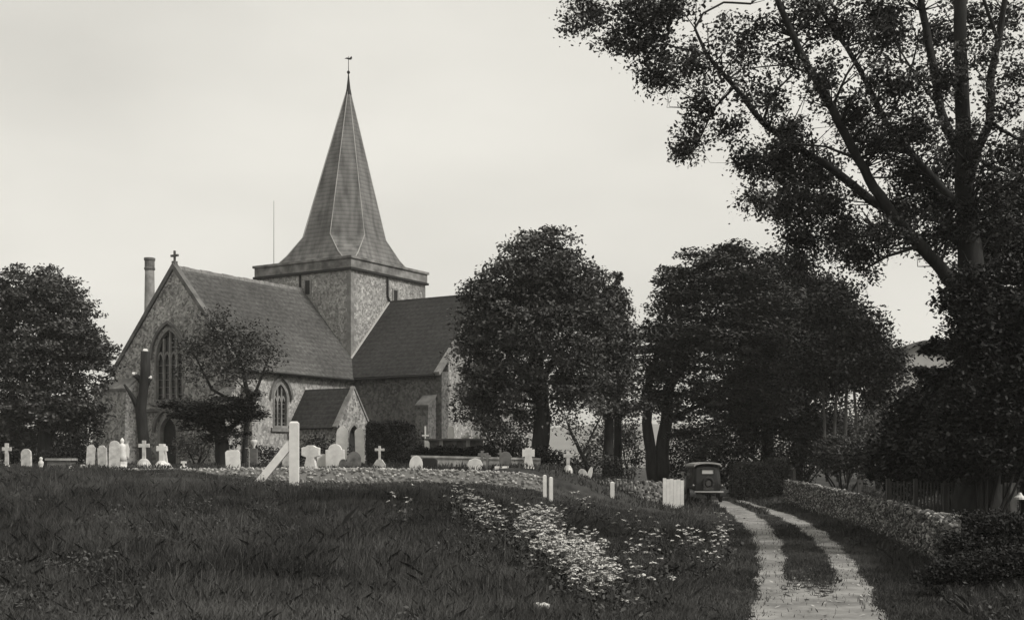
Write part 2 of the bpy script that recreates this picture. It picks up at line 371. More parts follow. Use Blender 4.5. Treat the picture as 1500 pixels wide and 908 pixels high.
# roofs
def slope(a, b, t=.16):     # a,b: (across, height) of ridge and eave
    dx, dz = b[0]-a[0], b[1]-a[1]; l = math.hypot(dx,dz); nx_, nz_ = -dz/l*t, dx/l*t
    if nz_ < 0: nx_, nz_ = -nx_, -nz_
    return [a, b, (b[0]+nx_, b[1]+nz_), (a[0]+nx_, a[1]+nz_)]
sN = (11.05-5.45)/4.9; sT = (10.45-5.5)/4.9
MB().prism(slope((-4,11.08),(1.2,11.08-5.2*sN)), [], lambda u,w,d:(u,d,w), -10.75, -.004).build('roof', M['tile'], church)
MB().prism(slope((-4,11.07),(-9.2,11.07-5.2*sN)), [], lambda u,w,d:(u,d,w), -10.75, -.004).build('roof', M['tile'], church)
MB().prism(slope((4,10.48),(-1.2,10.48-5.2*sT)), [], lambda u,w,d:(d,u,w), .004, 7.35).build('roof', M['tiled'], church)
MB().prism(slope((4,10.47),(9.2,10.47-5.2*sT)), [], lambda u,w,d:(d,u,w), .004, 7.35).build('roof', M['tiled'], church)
b = MB(); k = 24
for i in range(k):
    y0 = -10.7+10.6*i/k; b.prism([(-4.16,11.1),(-3.84,11.1),(-3.9,11.33),(-4,11.38),(-4.1,11.33)], [], lambda u,w,d:(u,d,w+.02*math.sin(i*1.7)), y0+.01, y0+10.6/k-.01)
b.build('ridge_tiles', M['ashlar'], church)
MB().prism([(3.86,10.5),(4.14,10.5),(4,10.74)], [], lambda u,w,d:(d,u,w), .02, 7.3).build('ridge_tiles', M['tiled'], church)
# gable copings
c = MB()
for sgn in (1,-1):
    c.prism([(-4,11.12),(-4+sgn*5.2,11.12-5.2*sN),(-4+sgn*5.32,11.3-5.2*sN),(-4,11.5)], [], lambda u,w,d:(u,d,w), -11.08, -10.7)
c.build('gable_coping', M['ashd'], church)
c = MB()
for sgn in (1,-1):
    c.prism([(4,10.5),(4+sgn*5.2,10.5-5.2*sT),(4+sgn*5.3,10.7-5.2*sT),(4,10.8)], [], lambda u,w,d:(d,u,w), 7.3, 7.68)
c.build('gable_coping', M['ashlar'], church)
x_ = MB(); x_.box(-4.12,-3.88,-11.02,-10.78,11.3,11.6); x_.box(-4.05,-3.95,-10.95,-10.85,11.6,12.2); x_.box(-4.28,-3.72,-10.96,-10.84,11.86,11.98)
x_.build('gable_cross', M['ashd'], church)
# gutters
MB().tube([(1.28,-10.7,5.2),(1.28,-1.2,5.17)], .07, 8).build('gutter', M['iron'], church)
MB().tube([(1.25,-1.28,5.22),(7.3,-1.28,5.26)], .07, 8).build('gutter', M['iron'], church)
# tower
tw = MB(); tw.box(-8,0,0,8,-1,12.4); tower = tw.build('tower', M['flintt'], church)
for c_ in range(3):
    q = MB(); z = -.5; i = 0
    while z < 12.1:
        a, bb = (.55,.32) if i % 2 else (.32,.55)
        if c_ == 0: q.box(-a,.012,-.012,bb,z,z+.36)
        elif c_ == 1: q.box(-8.012,-8+a,-.012,bb,z,z+.36)
        else: q.box(-a,.012,8-bb,8.012,z,z+.36)
        z += .3601; i += 1
    q.build('quoins', M['ashlar'], tower)
pp = MB(); o_, i_ = .1, -.35
pp.prism([(-8-o_,-o_),(o_,-o_),(o_,8+o_),(-8-o_,8+o_)], [[(-8-i_,-i_),(i_,-i_),(i_,8+i_),(-8-i_,8+i_)]], lambda u,w,d:(u,w,d), 12.41, 12.98)
par = pp.build('parapet', M['parapet'], tower)
pp = MB(); pp.prism([(-8.2,-.2),(.2,-.2),(.2,8.2),(-8.2,8.2)], [[(-7.6,.4),(-.4,.4),(-.4,7.6),(-7.6,7.6)]], lambda u,w,d:(u,w,d), 12.984, 13.14)
pp.build('coping', M['parapet'], par)
pp = MB(); pp.prism([(-8.18,-.18),(.18,-.18),(.18,8.18),(-8.18,8.18)], [[(-7.99,.01),(-.01,.01),(-.01,7.99),(-7.99,7.99)]], lambda u,w,d:(u,w,d), 12.26, 12.405)
pp.build('string_course', M['iron'], par)
for nm, fn, cx, z0, z1 in (('a', lambda u,w,d:(u,d,w), -3.55, 10.95, 11.85), ('b', lambda u,w,d:(-d,u,w), 4.6, 10.4, 11.5)):
    r = MB().prism([(cx-.32,z0-.1),(cx+.32,z0-.1),(cx+.32,z1+.1),(cx-.32,z1+.1)], [[(cx-.2,z0),(cx+.2,z0),(cx+.2,z1),(cx-.2,z1)]], fn, -.05, .02).build('louvre_opening', M['ashlar'], tower)
    l_ = MB(); l_.prism([(cx-.2,z0),(cx+.2,z0),(cx+.2,z1),(cx-.2,z1)], [], fn, -.03, -.012); l_.build('louvre', M['iron'], r)
MB().tube([(-4.15,-.08,12.3),(-4.15,-.08,11.1)], .065, 8).build('downpipe', M['iron'], tower)
MB().tube([(.08,3.7,12.3),(.08,3.7,11.0),(.1,3.95,10.6),(.25,4.0,10.55)], .065, 8).build('downpipe', M['iron'], tower)
MB().bar((.06,-.0,6.62),(.06,3.95,10.62), .1, .2).build('flashing', M['flash'], tower)
# spire (its tip leans a little)
def ring(a, b_, z, t): 
    ox, oy = .42*CS*t, .42*SN*t
    return [(-4+x+ox, 4+y+oy, z) for x,y in ((a,-b_),(a,b_),(b_,a),(-b_,a),(-a,b_),(-a,-b_),(-b_,-a),(b_,-a))]
R_ = [(3.62,3.6,12.55),(3.12,2.2,13.75),(2.72,1.14,15.0)]
for k in range(1,8): t = k/8; R_.append((2.72*(1-t)+.06*t, 1.14*(1-t)+.025*t, 15+10.4*t))
R_.append((.05,.02,25.45))
vs = []; 
for a,b_,z in R_: vs += ring(a,b_,z,max(0,(z-13)/12.5))
fs = [(i*8+k, i*8+(k+1)%8, (i+1)*8+(k+1)%8, (i+1)*8+k) for i in range(len(R_)-1) for k in range(8)]; fs.append(tuple((len(R_)-1)*8+k for k in range(8)))
spire = MB().add(vs, fs).build('spire', M['shingle'], church)
for k in range(8):
    pts = [vs[i*8+k] for i in range(len(R_))]
    MB().tube(pts, [.035]*(len(pts)-1)+[.02], 6).build('hip_roll', M['lead'], spire)
tip = vs[-1]; tx, ty = -4+.42*CS, 4+.42*SN
MB().lathe([(.22,24.9),(.14,25.3),(.07,25.9),(.035,26.3),(.09,26.36),(.11,26.43),(.08,26.5),(.025,26.54),(.018,27.5)], 12, (tx,ty)).build('finial', M['iron'], spire)
v_ = MB(); v_.prism([(-.26,27.34),(-.1,27.42),(.08,27.38),(.2,27.5),(.24,27.4),(.18,27.28),(.03,27.27),(-.12,27.32)], [], lambda u,w,d:(tx+u*CS,ty+u*SN+d,w), -.02, .02)
v_.build('weather_vane', M['iron'], spire)
MB().tube([(-7.4,1.0,12.6),(-7.4,1.0,17.6)], [.022,.012], 6).build('flagpole', M['iron'], church)
# round chimney behind the nave
ch = MB().lathe([(.62,-1),(.62,8.2),(.55,8.7),(.32,9.4),(.29,11.4),(.28,11.95)], 14, (-9.4,-7.9)).build('chimney', M['ashlar'], church, True)
MB().lathe([(.29,11.93),(.33,11.97),(.33,12.08),(.30,12.12),(.30,12.5),(.34,12.55),(.34,12.68),(.25,12.7)], 14, (-9.4,-7.9)).build('chimney_cap', M['ashd'], ch)
# porch
pA = arch(-5.25,.95,-.6,2.25,.75)
pw = MB().prism([(-6.55,-1),(-3.95,-1),(-3.95,2.35),(-5.25,4.3),(-6.55,2.35)], [pA], fP, 0, .4); pw.box(.9,4.1,-6.55,-6.2,-1,2.35); pw.box(.9,4.1,-4.3,-3.95,-1,2.35)
porch = pw.build('porch', M['flint'], church)
for sgn in (1,-1):
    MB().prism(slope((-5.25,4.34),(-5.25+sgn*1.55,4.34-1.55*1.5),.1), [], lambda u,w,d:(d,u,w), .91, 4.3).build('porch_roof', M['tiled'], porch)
MB().prism(arch(-5.25,.95,-.6,2.25,.75), [], fP, .3, .35).build('porch_door', M['door'], porch)
H1 = grow(0,-5.25,.95,-.6,2.25,.12,.75)[2:]; H0 = arch(-5.25,.95,-.6,2.25,.75)[2:]
MB().prism(H1+H0[::-1], [], fP, -.04, .1).build('arch_surround', M['ashlar'], porch)
c = MB()
for sgn in (1,-1): c.prism([(-5.25,4.36),(-5.25+sgn*1.55,4.36-2.33),(-5.25+sgn*1.62,4.48-2.33),(-5.25,4.5)], [], lambda u,w,d:(d,u,w), 4.25, 4.56)
c.build('gable_coping', M['ashlar'], porch)

# ---------------------------------------------------------------- trees
def crown_pts(blobs, D, per, cs, base, flatz=.6, shell=.5):
    """blobs: (px,py,rx,ry,nclumps[,ddepth]) traced sizes -> clumps spread through each ellipsoid's volume"""
    C = []; T = []; K = []
    for bl in blobs:
        px, py, rx, ry, nc = bl[:5]; dd = bl[5] if len(bl) > 5 else 0
        c = P(px,py,D+dd); a, b_ = rx/F*D, ry/F*D
        u = unit(nc); r = shell+(1-shell)*rng.random(nc)**.7; r = np.where(rng.random(nc) < .25, rng.random(nc)*shell, r)
        cen = c+u*r[:,None]*np.array([a, (a+b_)/2, b_])
        for q in cen:
            n = int(per*rng.uniform(.5,1.5)); s = cs*rng.uniform(.6,1.3)
            C.append(q+np.clip(rng.normal(size=(n,3)),-1.7,1.7)*np.array([s,s,s*flatz])); T.append(np.full(n, rng.random())); K.append(q)
    return np.concatenate(C)-base, np.concatenate(T), np.array(K)-base
def tree(name, label, base_px, D, blobs, trunks, m='leaf', per=60, cs=.38, leaf=.17, bark='bark', limbs=22, group=None, flat=.3, cat='tree', base=None, shell=.5, flatz=.6, maxl=0):
    """trunks: list of polylines [(px,py,width_px[,ddepth])...]"""
    x = (base_px-CX)/F*D; base = np.array(base if base is not None else (x, D, float(g(x,D)))) 
    root = thing(name, label, cat, tuple(base), 0, group or 'trees round the churchyard')
    C, T, K = crown_pts(blobs, D, per, cs, base, flatz, shell)
    b = MB(); nodes = []
    for tr in trunks:
        pts = [P(p[0],p[1],D+(p[3] if len(p) > 3 else 0))-base for p in tr]; rad = [p[2]/F*D/2*(.80 if maxl else 1) for p in tr]
        # resample for gentle bends
        R = [pts[0]]; RR = [rad[0]]
        for i in range(len(pts)-1):
            for k in range(1,4):
                t = k/3; j = rng.normal(size=3)*rad[i]*.12*(t < 1)
                R.append(pts[i]*(1-t)+pts[i+1]*t+j); RR.append(rad[i]*(1-t)+rad[i+1]*t)
        b.tube(R, RR, 10, .06); nodes += [(p, r) for p, r in zip(R, RR)]
    if limbs:
        pk = K[rng.permutation(len(K))[:limbs]]
        NP = np.array([n_[0] for n_ in nodes])
        for q in pk:
            d = np.linalg.norm(NP-q, axis=1)+np.maximum(0, NP[:,2]-q[2]+.4)*1.5; i = int(np.argmin(d)); s, r = nodes[i]
            if maxl and d[i] > maxl: continue
            r = min(r*.5, (.14 if not maxl else .03)*D/60+.006); mid = (s+q)/2+rng.normal(size=3)*.25; mid[2] += .15*np.linalg.norm(q-s)*.4
            b.tube([s, s*.6+mid*.4, mid, q], [r, r*.8, r*.5, r*.15], 5)
    b.build('trunk', M[bark], root, True)
    leaves('crown', C, leaf, T, M[m], root, flat)
    return root
def conifer(name, label, px, D, ytop, ybot, halfw, m='leafdd', bark='bark', lean=0, dens=1., group=None):
    x = (px-CX)/F*D; base = np.array((x, D, float(g(x,D)))); root = thing(name, label, 'tree', tuple(base), 0, group or 'trees round the churchyard')
    zt = EYE+(HZ-ytop)/F*D-base[2]; zb = EYE+(HZ-ybot)/F*D-base[2]; R0 = halfw/F*D
    b = MB(); b.tube([(0,0,-.2),(0,0,zt*.5),(0,0,zt*.98)], [.28,.17,.02], 8); C = []; T = []
    z = zb
    while z < zt-.15:
        t = (z-zb)/(zt-zb); Lr = R0*(1-t)**.75*random.uniform(.7,1.1)+.15
        for k in range(5 if t > .6 else 7):
            a = random.uniform(0,2*math.pi); l = Lr*random.uniform(.6,1.15); d = np.array((math.cos(a),math.sin(a),random.uniform(-.05,.28)))
            s = np.array((0,0,z)); e = s+d*l; b.tube([s, (s+e)/2+np.array((0,0,.05)), e], [.05,.035,.012], 4)
            n = int(130*dens*l); u = rng.random(n)**.6; c = s+(e-s)*u[:,None]
            w = .30*l*(1-u*.6); side = np.array((-d[1],d[0],0)); off = rng.normal(size=n)*w*.5
            c = c+side*off[:,None]+np.stack([rng.normal(size=n)*.05, rng.normal(size=n)*.05, rng.normal(size=n)*.07-np.abs(off)*.25+.05],1)
            C.append(c); T.append(np.full(n, random.random()))
        z += random.uniform(.28,.5)*max(.6,(zt-zb)/8)
    b.build('trunk', M[bark], root, True); leaves('crown', np.concatenate(C), .15, np.concatenate(T), M[m], root, .6)
    return root

tree('broadleaf_tree', 'tall dark leafy tree at the left edge beside the church', 66, 62,
     [(60,440,66,50,130),(20,430,40,42,50),(105,475,52,50,80),(135,520,36,52,60),(50,520,78,62,170),(0,500,40,70,60),(95,590,58,50,90),(40,600,60,40,60),(125,600,22,30,14),(10,640,40,30,26)],
     [[(66,705,26),(66,640,20),(62,560,17),(60,470,9)],[(66,650,11),(95,600,8),(115,540,4)],[(64,610,11),(35,560,8),(20,500,4)]], 'leaf', per=100, leaf=.17, cs=.33, flatz=.42)
tree('round_tree', 'large round crowned tree standing right of the transept', 790, 54,
     [(790,395,68,62,150),(745,430,62,52,90),(850,445,55,60,100),(800,480,100,78,230),(720,480,48,46,60),(700,500,40,60,60),(735,560,60,48,80),(830,560,65,50,100),(790,350,30,18,14),(694,430,22,18,9),(770,610,60,22,18),(690,585,26,42,26)],
     [[(792,705,30),(793,640,25),(790,560,22),(785,470,14),(783,400,6)],[(790,590,13),(760,540,9),(725,490,5)],[(790,560,12),(825,510,9),(850,460,5)]], 'leaf', per=86, leaf=.155, cs=.32, flatz=.5)
tree('broadleaf_tree', 'paler leafy tree just right of the large round tree', 890, 57,
     [(890,450,38,38,45),(895,510,42,60,100),(900,570,38,46,60),(870,540,35,50,40),(915,600,32,24,16)],
     [[(890,705,17),(892,640,14),(894,560,11),(890,480,5)]], 'leaf', per=76, leaf=.155, cs=.3, flatz=.5)
tree('sapling', 'slender leaning sapling with thin leaves between two big trunks', 862, 52,
     [(835,615,28,26,12),(875,600,26,26,12),(850,650,26,14,5)],
     [[(863,690,8),(855,670,6),(840,640,5),(828,612,2)],[(852,668,4),(868,635,3),(880,610,2)]], 'leaf', per=34, leaf=.13, cs=.25, limbs=10)
conifer('conifer', 'spiky dark conifer peeping above the paler tree', 905, 70, 398, 560, 34)
tree('broadleaf_tree', 'broad dark tree with layered boughs above the parked car', 955, 62,
     [(1050,410,78,44,150),(1000,440,50,50,70),(990,400,26,14,10),(1090,400,45,40,50),(1030,500,98,74,300),(975,520,45,60,80),(1110,480,72,74,210),(960,575,34,38,34),(1040,590,85,40,120),(1120,570,60,50,90),(1010,372,16,8,5),(1075,366,24,14,10),(1030,660,34,30,12),(1000,630,30,26,9)],
     [[(958,706,18),(950,640,16),(948,580,13),(965,500,8),(985,430,4)],[(968,706,22),(972,640,20),(978,570,16),(1020,500,10),(1050,430,4)],[(975,620,9),(1010,600,7),(1060,580,4)]], 'leafd', per=90, leaf=.17, cs=.42, flatz=.25, flat=.8)
tree('broadleaf_tree', 'dense near black tree mass behind the clipped hedge', 1120, 66,
     [(1140,415,56,44,110),(1205,440,44,36,70),(1130,470,72,56,140),(1180,470,62,58,140),(1150,560,85,78,240),(1100,620,50,50,60),(1180,630,50,40,46),(1180,420,30,20,14)],
     [[(1120,715,20),(1125,620,17),(1135,520,9)],[(1170,715,14),(1172,600,11),(1180,500,6)]], 'leafdd', per=75, leaf=.2, cs=.46)
tree('evergreen_tree', 'dark evergreen with pale bare stems at right of the grove', 1240, 58,
     [(1215,450,34,30,45),(1250,480,44,38,80),(1275,525,42,44,90),(1225,530,60,52,150),(1300,540,20,34,30),(1190,520,40,60,60),(1245,430,14,16,6),(1290,580,26,18,14)],
     [[(1212,705,5),(1208,640,4),(1206,560,4)],[(1228,705,5),(1222,640,5),(1226,560,4)],[(1243,705,6),(1238,640,5),(1240,560,4)],[(1262,705,5),(1256,640,4),(1250,560,4)]], 'leafdd', per=80, leaf=.17, cs=.36, bark='barkp', limbs=16)
tree('small_tree', 'small airy tree with feathery leaves before the nave roof', 352, 58,
     [(318,492,36,36,60),(365,500,36,34,60),(285,510,24,28,24),(340,540,50,30,56),(395,520,20,20,9),(280,545,24,24,10),(322,458,18,14,7)],
     [[(356,690,8),(362,620,8),(366,590,7),(355,540,5),(330,480,2)],[(366,590,6),(380,560,4),(395,520,2)],[(362,600,5),(310,570,4),(285,520,2)]], 'leaf', per=38, leaf=.13, cs=.32, limbs=40)
tree('yew_tree', 'low spreading dark yew in front of the west door', 325, 56,
     [(320,600,60,20,90),(290,612,42,18,50),(360,600,30,20,40),(330,632,34,24,44),(255,590,18,8,9),(372,580,10,8,6)],
     [[(325,700,22),(325,650,20),(322,600,14)],[(325,640,10),(290,610,7)],[(325,635,9),(365,605,6)]], 'leafdd', per=66, leaf=.14, cs=.24, limbs=10, flat=.9, flatz=.35)
# lopped stump tree
D = 55; x = (211-CX)/F*D; base = np.array((x, D, float(g(x,D))))
st_ = thing('pollarded_tree', 'lopped leafless tree trunk with pale sawn stubs', 'tree', tuple(base))
b = MB()
def tr(pts, n=12): b.tube([P(p[0],p[1],D)-base for p in pts], [p[2]/F*D/2 for p in pts], n, .05)
tr([(217,705,24),(213,670,18),(209,630,16),(206,600,16),(210,575,14),(213,545,15),(213,515,13)])
tr([(207,604,12),(198,588,8),(190,575,6),(182,563,3)]); tr([(211,565,10),(203,553,8),(197,549,7)]); tr([(212,570,9),(217,558,8),(220,554,7)])
b.build('trunk', M['bark'], st_, True)
for px_, py_ in ((197,548),(219,553),(213,514)):
    c = P(px_,py_,D)-base; MB().tube([c, c+np.array((.01,-.03,.05))], [.12,.11], 10).build('sawn_end', M['cut'], st_)

# the great tree at the right, traced limb by limb
D = 29; TR = [
 [(1436,760,96),(1434,700,74),(1430,600,64),(1428,500,58),(1425,430,52),(1418,330,38),(1413,250,34),(1411,180,27),(1408,90,24),(1407,0,22),(1405,-90,16)],
 [(1425,450,32,0),(1388,405,25,0),(1348,360,22,-.3),(1308,317,21,-.5),(1280,275,18,-.7),(1256,232,16,-.9),(1219,159,15,-1.2),(1192,110,14,-1.4),(1171,74,13,-1.5),(1145,16,11,-1.6),(1120,-50,9,-1.6)],
 [(1300,308,17,-.5),(1260,280,15,-.2),(1220,248,14,.1),(1182,225,13,.2),(1150,203,12,.3),(1118,180,11,.5),(1076,127,9,.8),(1050,98,8,.9),(1034,79,7,1),(1018,42,5,1),(1030,20,4,1.1),(1060,4,4,1.2),(1100,6,4,1.3)],
 [(1420,320,16,0),(1388,285,15,.6),(1351,243,13,1),(1325,212,12,1.2),(1298,180,11,1.4),(1272,127,10,1.6),(1240,69,9,1.8),(1203,16,8,2),(1180,-30,5,2)],
 [(1415,250,19,0),(1404,222,18,.3),(1388,190,17,.5),(1377,159,16,.6),(1367,95,15,.7),(1351,16,13,.8),(1340,-60,8,.8)],
 [(1418,260,20,0),(1433,217,17,-.3),(1448,185,16,-.4),(1452,150,14,-.5),(1451,116,14,-.5),(1458,80,13,-.6),(1464,53,12,-.6),(1472,0,10,-.7),(1478,-60,6,-.7)],
 [(1462,60,8,-.6),(1454,37,7,-.7),(1441,0,6,-.8),(1430,-50,4,-.8)],
 [(1422,225,8,0),(1450,244,7,0),(1483,254,6,.2),(1530,275,4,.3)],[(1452,180,7,-.4),(1478,196,6,-.4),(1515,218,4,-.4)],
 [(1118,178,6,.5),(1130,140,4,.4),(1165,105,3,.4)],[(1034,79,5,1),(990,70,4,1),(940,50,3,1),(880,40,2,1)],[(1219,159,6,-1.2),(1240,110,4,-1.5),(1275,60,3,-1.6),(1290,10,2,-1.7)],[(1256,232,6,-.9),(1210,215,4,-1.3),(1150,210,3,-1.6),(1110,240,2,-1.7)],[(1348,360,7,-.3),(1300,375,5,-.6),(1265,395,3,-.8)],[(1298,180,5,1.4),(1330,120,4,1.2),(1345,60,3,1.1)],[(1192,110,5,-1.4),(1150,95,3,-1.6),(1100,100,2,-1.6)],[(1377,159,5,.6),(1340,110,4,.4),(1310,60,3,.3)],[(1182,225,6,.2),(1150,270,4,0),(1130,310,2,0)],[(1308,317,8,-.5),(1270,345,5,-.8),(1220,355,3,-1),(1180,350,2,-1)],[(1076,127,5,.8),(1045,160,4,.7),(1020,215,2,.6)]]
BL = [(870,18,42,20,15),(835,38,22,8,4),(930,25,48,24,26),(985,15,40,20,16),(945,70,40,30,20),(900,62,26,10,6),(965,110,40,32,20),(1010,95,26,40,12),(1020,150,24,38,12),(1012,205,18,26,9),(1000,225,10,14,4),(1065,190,30,22,8),
 (1090,80,24,24,6),(1110,45,30,22,8),(1150,85,32,16,8),(1060,40,20,12,3),(1130,140,32,26,9),(1095,235,22,36,13),(1105,290,20,24,8),(1140,235,45,34,30),(1190,255,50,36,36),(1150,300,40,36,24),(1210,300,55,40,40),(1170,350,40,26,20),(1230,345,55,30,30),(1180,385,26,18,7),(1260,375,36,24,15),(1268,402,14,10,3),(1300,345,36,22,14),
 (1160,190,40,24,15),(1205,120,40,36,15),(1225,40,40,36,18),(1180,20,40,24,15),(1250,160,36,40,18),(1300,60,40,50,28),(1310,130,40,36,24),(1280,210,40,36,26),(1340,190,40,40,26),(1330,260,46,36,36),(1370,300,40,40,36),(1320,310,36,26,20),(1290,20,44,24,18),(1380,50,34,50,20),(1385,120,26,36,14),(1395,240,30,34,18),(1440,90,34,40,10),(1430,30,34,30,10),(1485,30,26,36,9),(1490,110,26,40,10),(1470,160,30,24,7),(1490,220,30,30,12),(1460,280,36,36,24),(1390,340,40,30,26),(1350,355,40,20,12),(1420,200,24,30,8),(1465,330,40,40,24),(1480,400,34,40,24),(1455,240,30,30,10),(1490,300,30,50,16),(1400,400,24,22,10),(1340,-30,120,30,30),(1180,-25,100,22,22),(960,-20,80,18,18)]
BL += [(1075,110,50,60,5),(1120,120,40,40,5),(1060,60,50,30,4)]
BL = [(q[0],q[1],q[2]*1.12,q[3]*1.12,int(q[4]*1.55)+1,random.uniform(-2.0,2.0)) for q in BL]
tree('spreading_tree', 'great tree at the right with long bare limbs sweeping up left', 1436, D, BL, TR, 'leafd', per=58, cs=.19, leaf=.088, limbs=1100, maxl=1.7, flat=.2, shell=.2, flatz=.8)
D2 = 33
conifer('conifer', 'dark drooping conifer filling the right edge behind the great trunk', 1462, D2, 300, 690, 150, 'leafdd', dens=1.9)
conifer('conifer', 'dark conifer cropped by the right edge of the photo', 1510, 31, 180, 600, 90, 'leafdd', dens=1.6)
def shrub(name, label, px, D, blobs, m='leafd', per=60, cs=.25, leaf=.12, group=None, cat='shrub', core=True, stems=6):
    x = (px-CX)/F*D; base = np.array((x, D, float(g(x,D)))); root = thing(name, label, cat, tuple(base), 0, group or 'shrubs and undergrowth')
    C, T, K = crown_pts(blobs, D, per, cs, base, .7, .7)
    b = MB()
    for k in range(stems):
        q = K[rng.integers(len(K))]; s = np.array((q[0]*.02, q[1]*.02, -.1)); b.tube([s, (s+q)/2+rng.normal(size=3)*.08, q], [.05,.035,.015], 5)
    b.build('stem', M['bark'], root); leaves('foliage', C, leaf, T, M[m], root, .3)
    return root
shrub('shrub', 'dark bushy undergrowth filling the right side behind the fence', 1400, 36,
   [(1400,600,60,60,120),(1350,620,50,60,110),(1450,620,50,80,140),(1340,680,60,40,90),(1420,680,60,40,90),(1485,660,40,60,80),(1345,600,22,20,20),(1470,540,50,60,70)], 'leafdd', 90, .28, .13, stems=14)
shrub('shrub', 'broad dark rounded shrub growing above the flint roadside wall', 1235, 50, [(1230,668,34,28,60),(1270,670,40,30,60),(1310,670,30,34,50)], 'leafd', 110, .22, .11)
shrub('shrub', 'pale feathery shrub among dark trees behind the rounded shrub', 1285, 56, [(1280,628,30,24,40),(1300,650,26,20,20)], 'leafl', 60, .25, .12)
def hedge(name, label, px0, px1, D, ytop, depth, m, per=900, bulge=None, dd=0):
    x0, x1 = (px0-CX)/F*D, (px1-CX)/F*D; zg = float(g((x0+x1)/2, D)); zt = EYE+(HZ-ytop)/F*D-zg
    root = thing(name, label, 'hedge', ((x0+x1)/2, D, zg)); w = (x1-x0)/2
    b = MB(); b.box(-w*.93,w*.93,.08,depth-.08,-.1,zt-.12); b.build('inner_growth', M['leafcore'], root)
    area = 2*w*zt+2*w*depth+2*depth*zt; n = int(per*area); f = rng.random(n)*area; q = rng.uniform(-1,1,(n,2)); C = np.zeros((n,3))
    a1 = f < 2*w*zt; a2 = (f >= 2*w*zt)&(f < 2*w*zt+2*w*depth); a3 = ~(a1|a2)
    C[a1] = np.stack([q[a1,0]*w, np.zeros(a1.sum()), (q[a1,1]+1)/2*zt],1)
    C[a2] = np.stack([q[a2,0]*w, (q[a2,1]+1)/2*depth, np.full(a2.sum(), zt)],1)
    C[a3] = np.stack([np.sign(q[a3,0])*w, (q[a3,1]+1)/2*depth, rng.random(a3.sum())*zt],1)
    wob = .06*np.sin(C[:,0]*4+C[:,2]*3)+.05*np.sin(C[:,0]*9+C[:,2]*7+C[:,1]*5)
    C += rng.normal(size=C.shape)*.045; C[:,1] += wob; C[:,2] += np.where(a2, wob, 0)-.12*np.clip((np.abs(C[:,0])/w-.85)/.15,0,1)*(C[:,2] > zt*.8)
    leaves('foliage', C, .10, rng.random(n), M[m], root, .2)
    if bulge:
        B = crown_pts([bulge], D, 90, .12, np.array(root.location), .7, .7); leaves('bulge', B[0], .1, B[1], M[m], root)
    return root
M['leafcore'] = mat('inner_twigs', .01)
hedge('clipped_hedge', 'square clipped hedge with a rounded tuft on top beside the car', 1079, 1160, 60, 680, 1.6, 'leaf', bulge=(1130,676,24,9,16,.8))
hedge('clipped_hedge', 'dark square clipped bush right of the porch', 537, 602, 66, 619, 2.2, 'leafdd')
shrub('shrub', 'low dark bush between porch hedge and table tomb', 612, 63, [(612,650,16,24,16),(590,680,20,14,12)], 'leafdd', 60)
shrub('shrub', 'greyish hazy bush at the far left under the tall tree', 20, 66, [(15,590,34,50,60),(10,640,44,40,60),(60,660,36,26,26)], 'leaf', 60, .35, .15)
shrub('shrub', 'dark low bush between the left gravestones and the buttress', 110, 60, [(90,672,38,16,30),(120,655,20,20,16)], 'leafdd', 60)
shrub('shrub', 'mid grey rounded bush under the yew beside the west door', 288, 60, [(285,652,28,20,34)], 'leafl', 60, .22, .11)
shrub('shrub', 'low dark bushes along the foot of the nave', 400, 64, [(385,668,34,14,22),(430,672,40,12,24),(470,655,26,20,22),(500,670,20,14,10)], 'leafdd', 60)
shrub('shrub', 'loose bush growing behind the tombs left of the big trunk', 745, 60, [(735,630,36,34,44),(720,660,30,22,24),(760,655,24,26,20),(700,610,24,26,14)], 'leaf', 56, .3, .13)
shrub('shrub', 'small dark bush at the base of the big round tree', 790, 53, [(778,672,28,16,26),(805,675,16,12,12)], 'leafdd', 60)
shrub('shrub', 'dark bush behind the small cross on its round base', 850, 56, [(838,680,24,16,20),(878,676,24,20,20),(905,690,24,14,16)], 'leafd', 60)
shrub('shrub', 'grey green bush seen between the two grove trunks', 925, 72, [(920,650,26,34,40),(885,645,24,28,22)], 'leaf', 60, .35, .15)
shrub('shrub', 'dark undergrowth far behind the pale bare stems', 1240, 72, [(1225,620,40,40,50),(1265,630,40,40,50)], 'leafd', 80, .4, .17)
shrub('shrub', 'dark thicket filling the gap beneath the tall left tree', 70, 68, [(30,660,40,30,44),(80,650,36,34,44),(120,640,30,40,44)], 'leafdd', 80, .35, .16)
shrub('shrub', 'leafy thicket in shadow behind the parked car', 1030, 70, [(1030,650,50,34,60),(1000,680,40,26,34),(1070,690,40,30,50),(1100,650,40,50,60)], 'leafdd', 70, .4, .16)
shrub('shrub', 'dark thicket closing the gap beyond the end of roadside wall', 1180, 66, [(1160,670,40,40,60),(1200,640,40,50,60)], 'leafdd', 70, .4, .16)
shrub('shrub', 'dark ivy and brambles swallowing the near end of the flint wall', 1440, 23.5, [(1440,790,50,30,90),(1500,790,50,34,90),(1412,800,18,34,40),(1400,805,10,26,16,-1),(1470,775,50,22,54),(1412,775,16,18,18),(1545,800,50,50,60)], 'leafdd', 150, .13, .06, stems=10)
shrub('shrub', 'near black bramble bank at the bottom right corner', 1450, 19.5, [(1395,834,12,8,8),(1440,835,50,24,70),(1500,840,60,34,110),(1400,838,26,14,26),(1370,845,16,8,8),(1560,850,50,40,60)], 'leafdd', 170, .12, .05, stems=8)

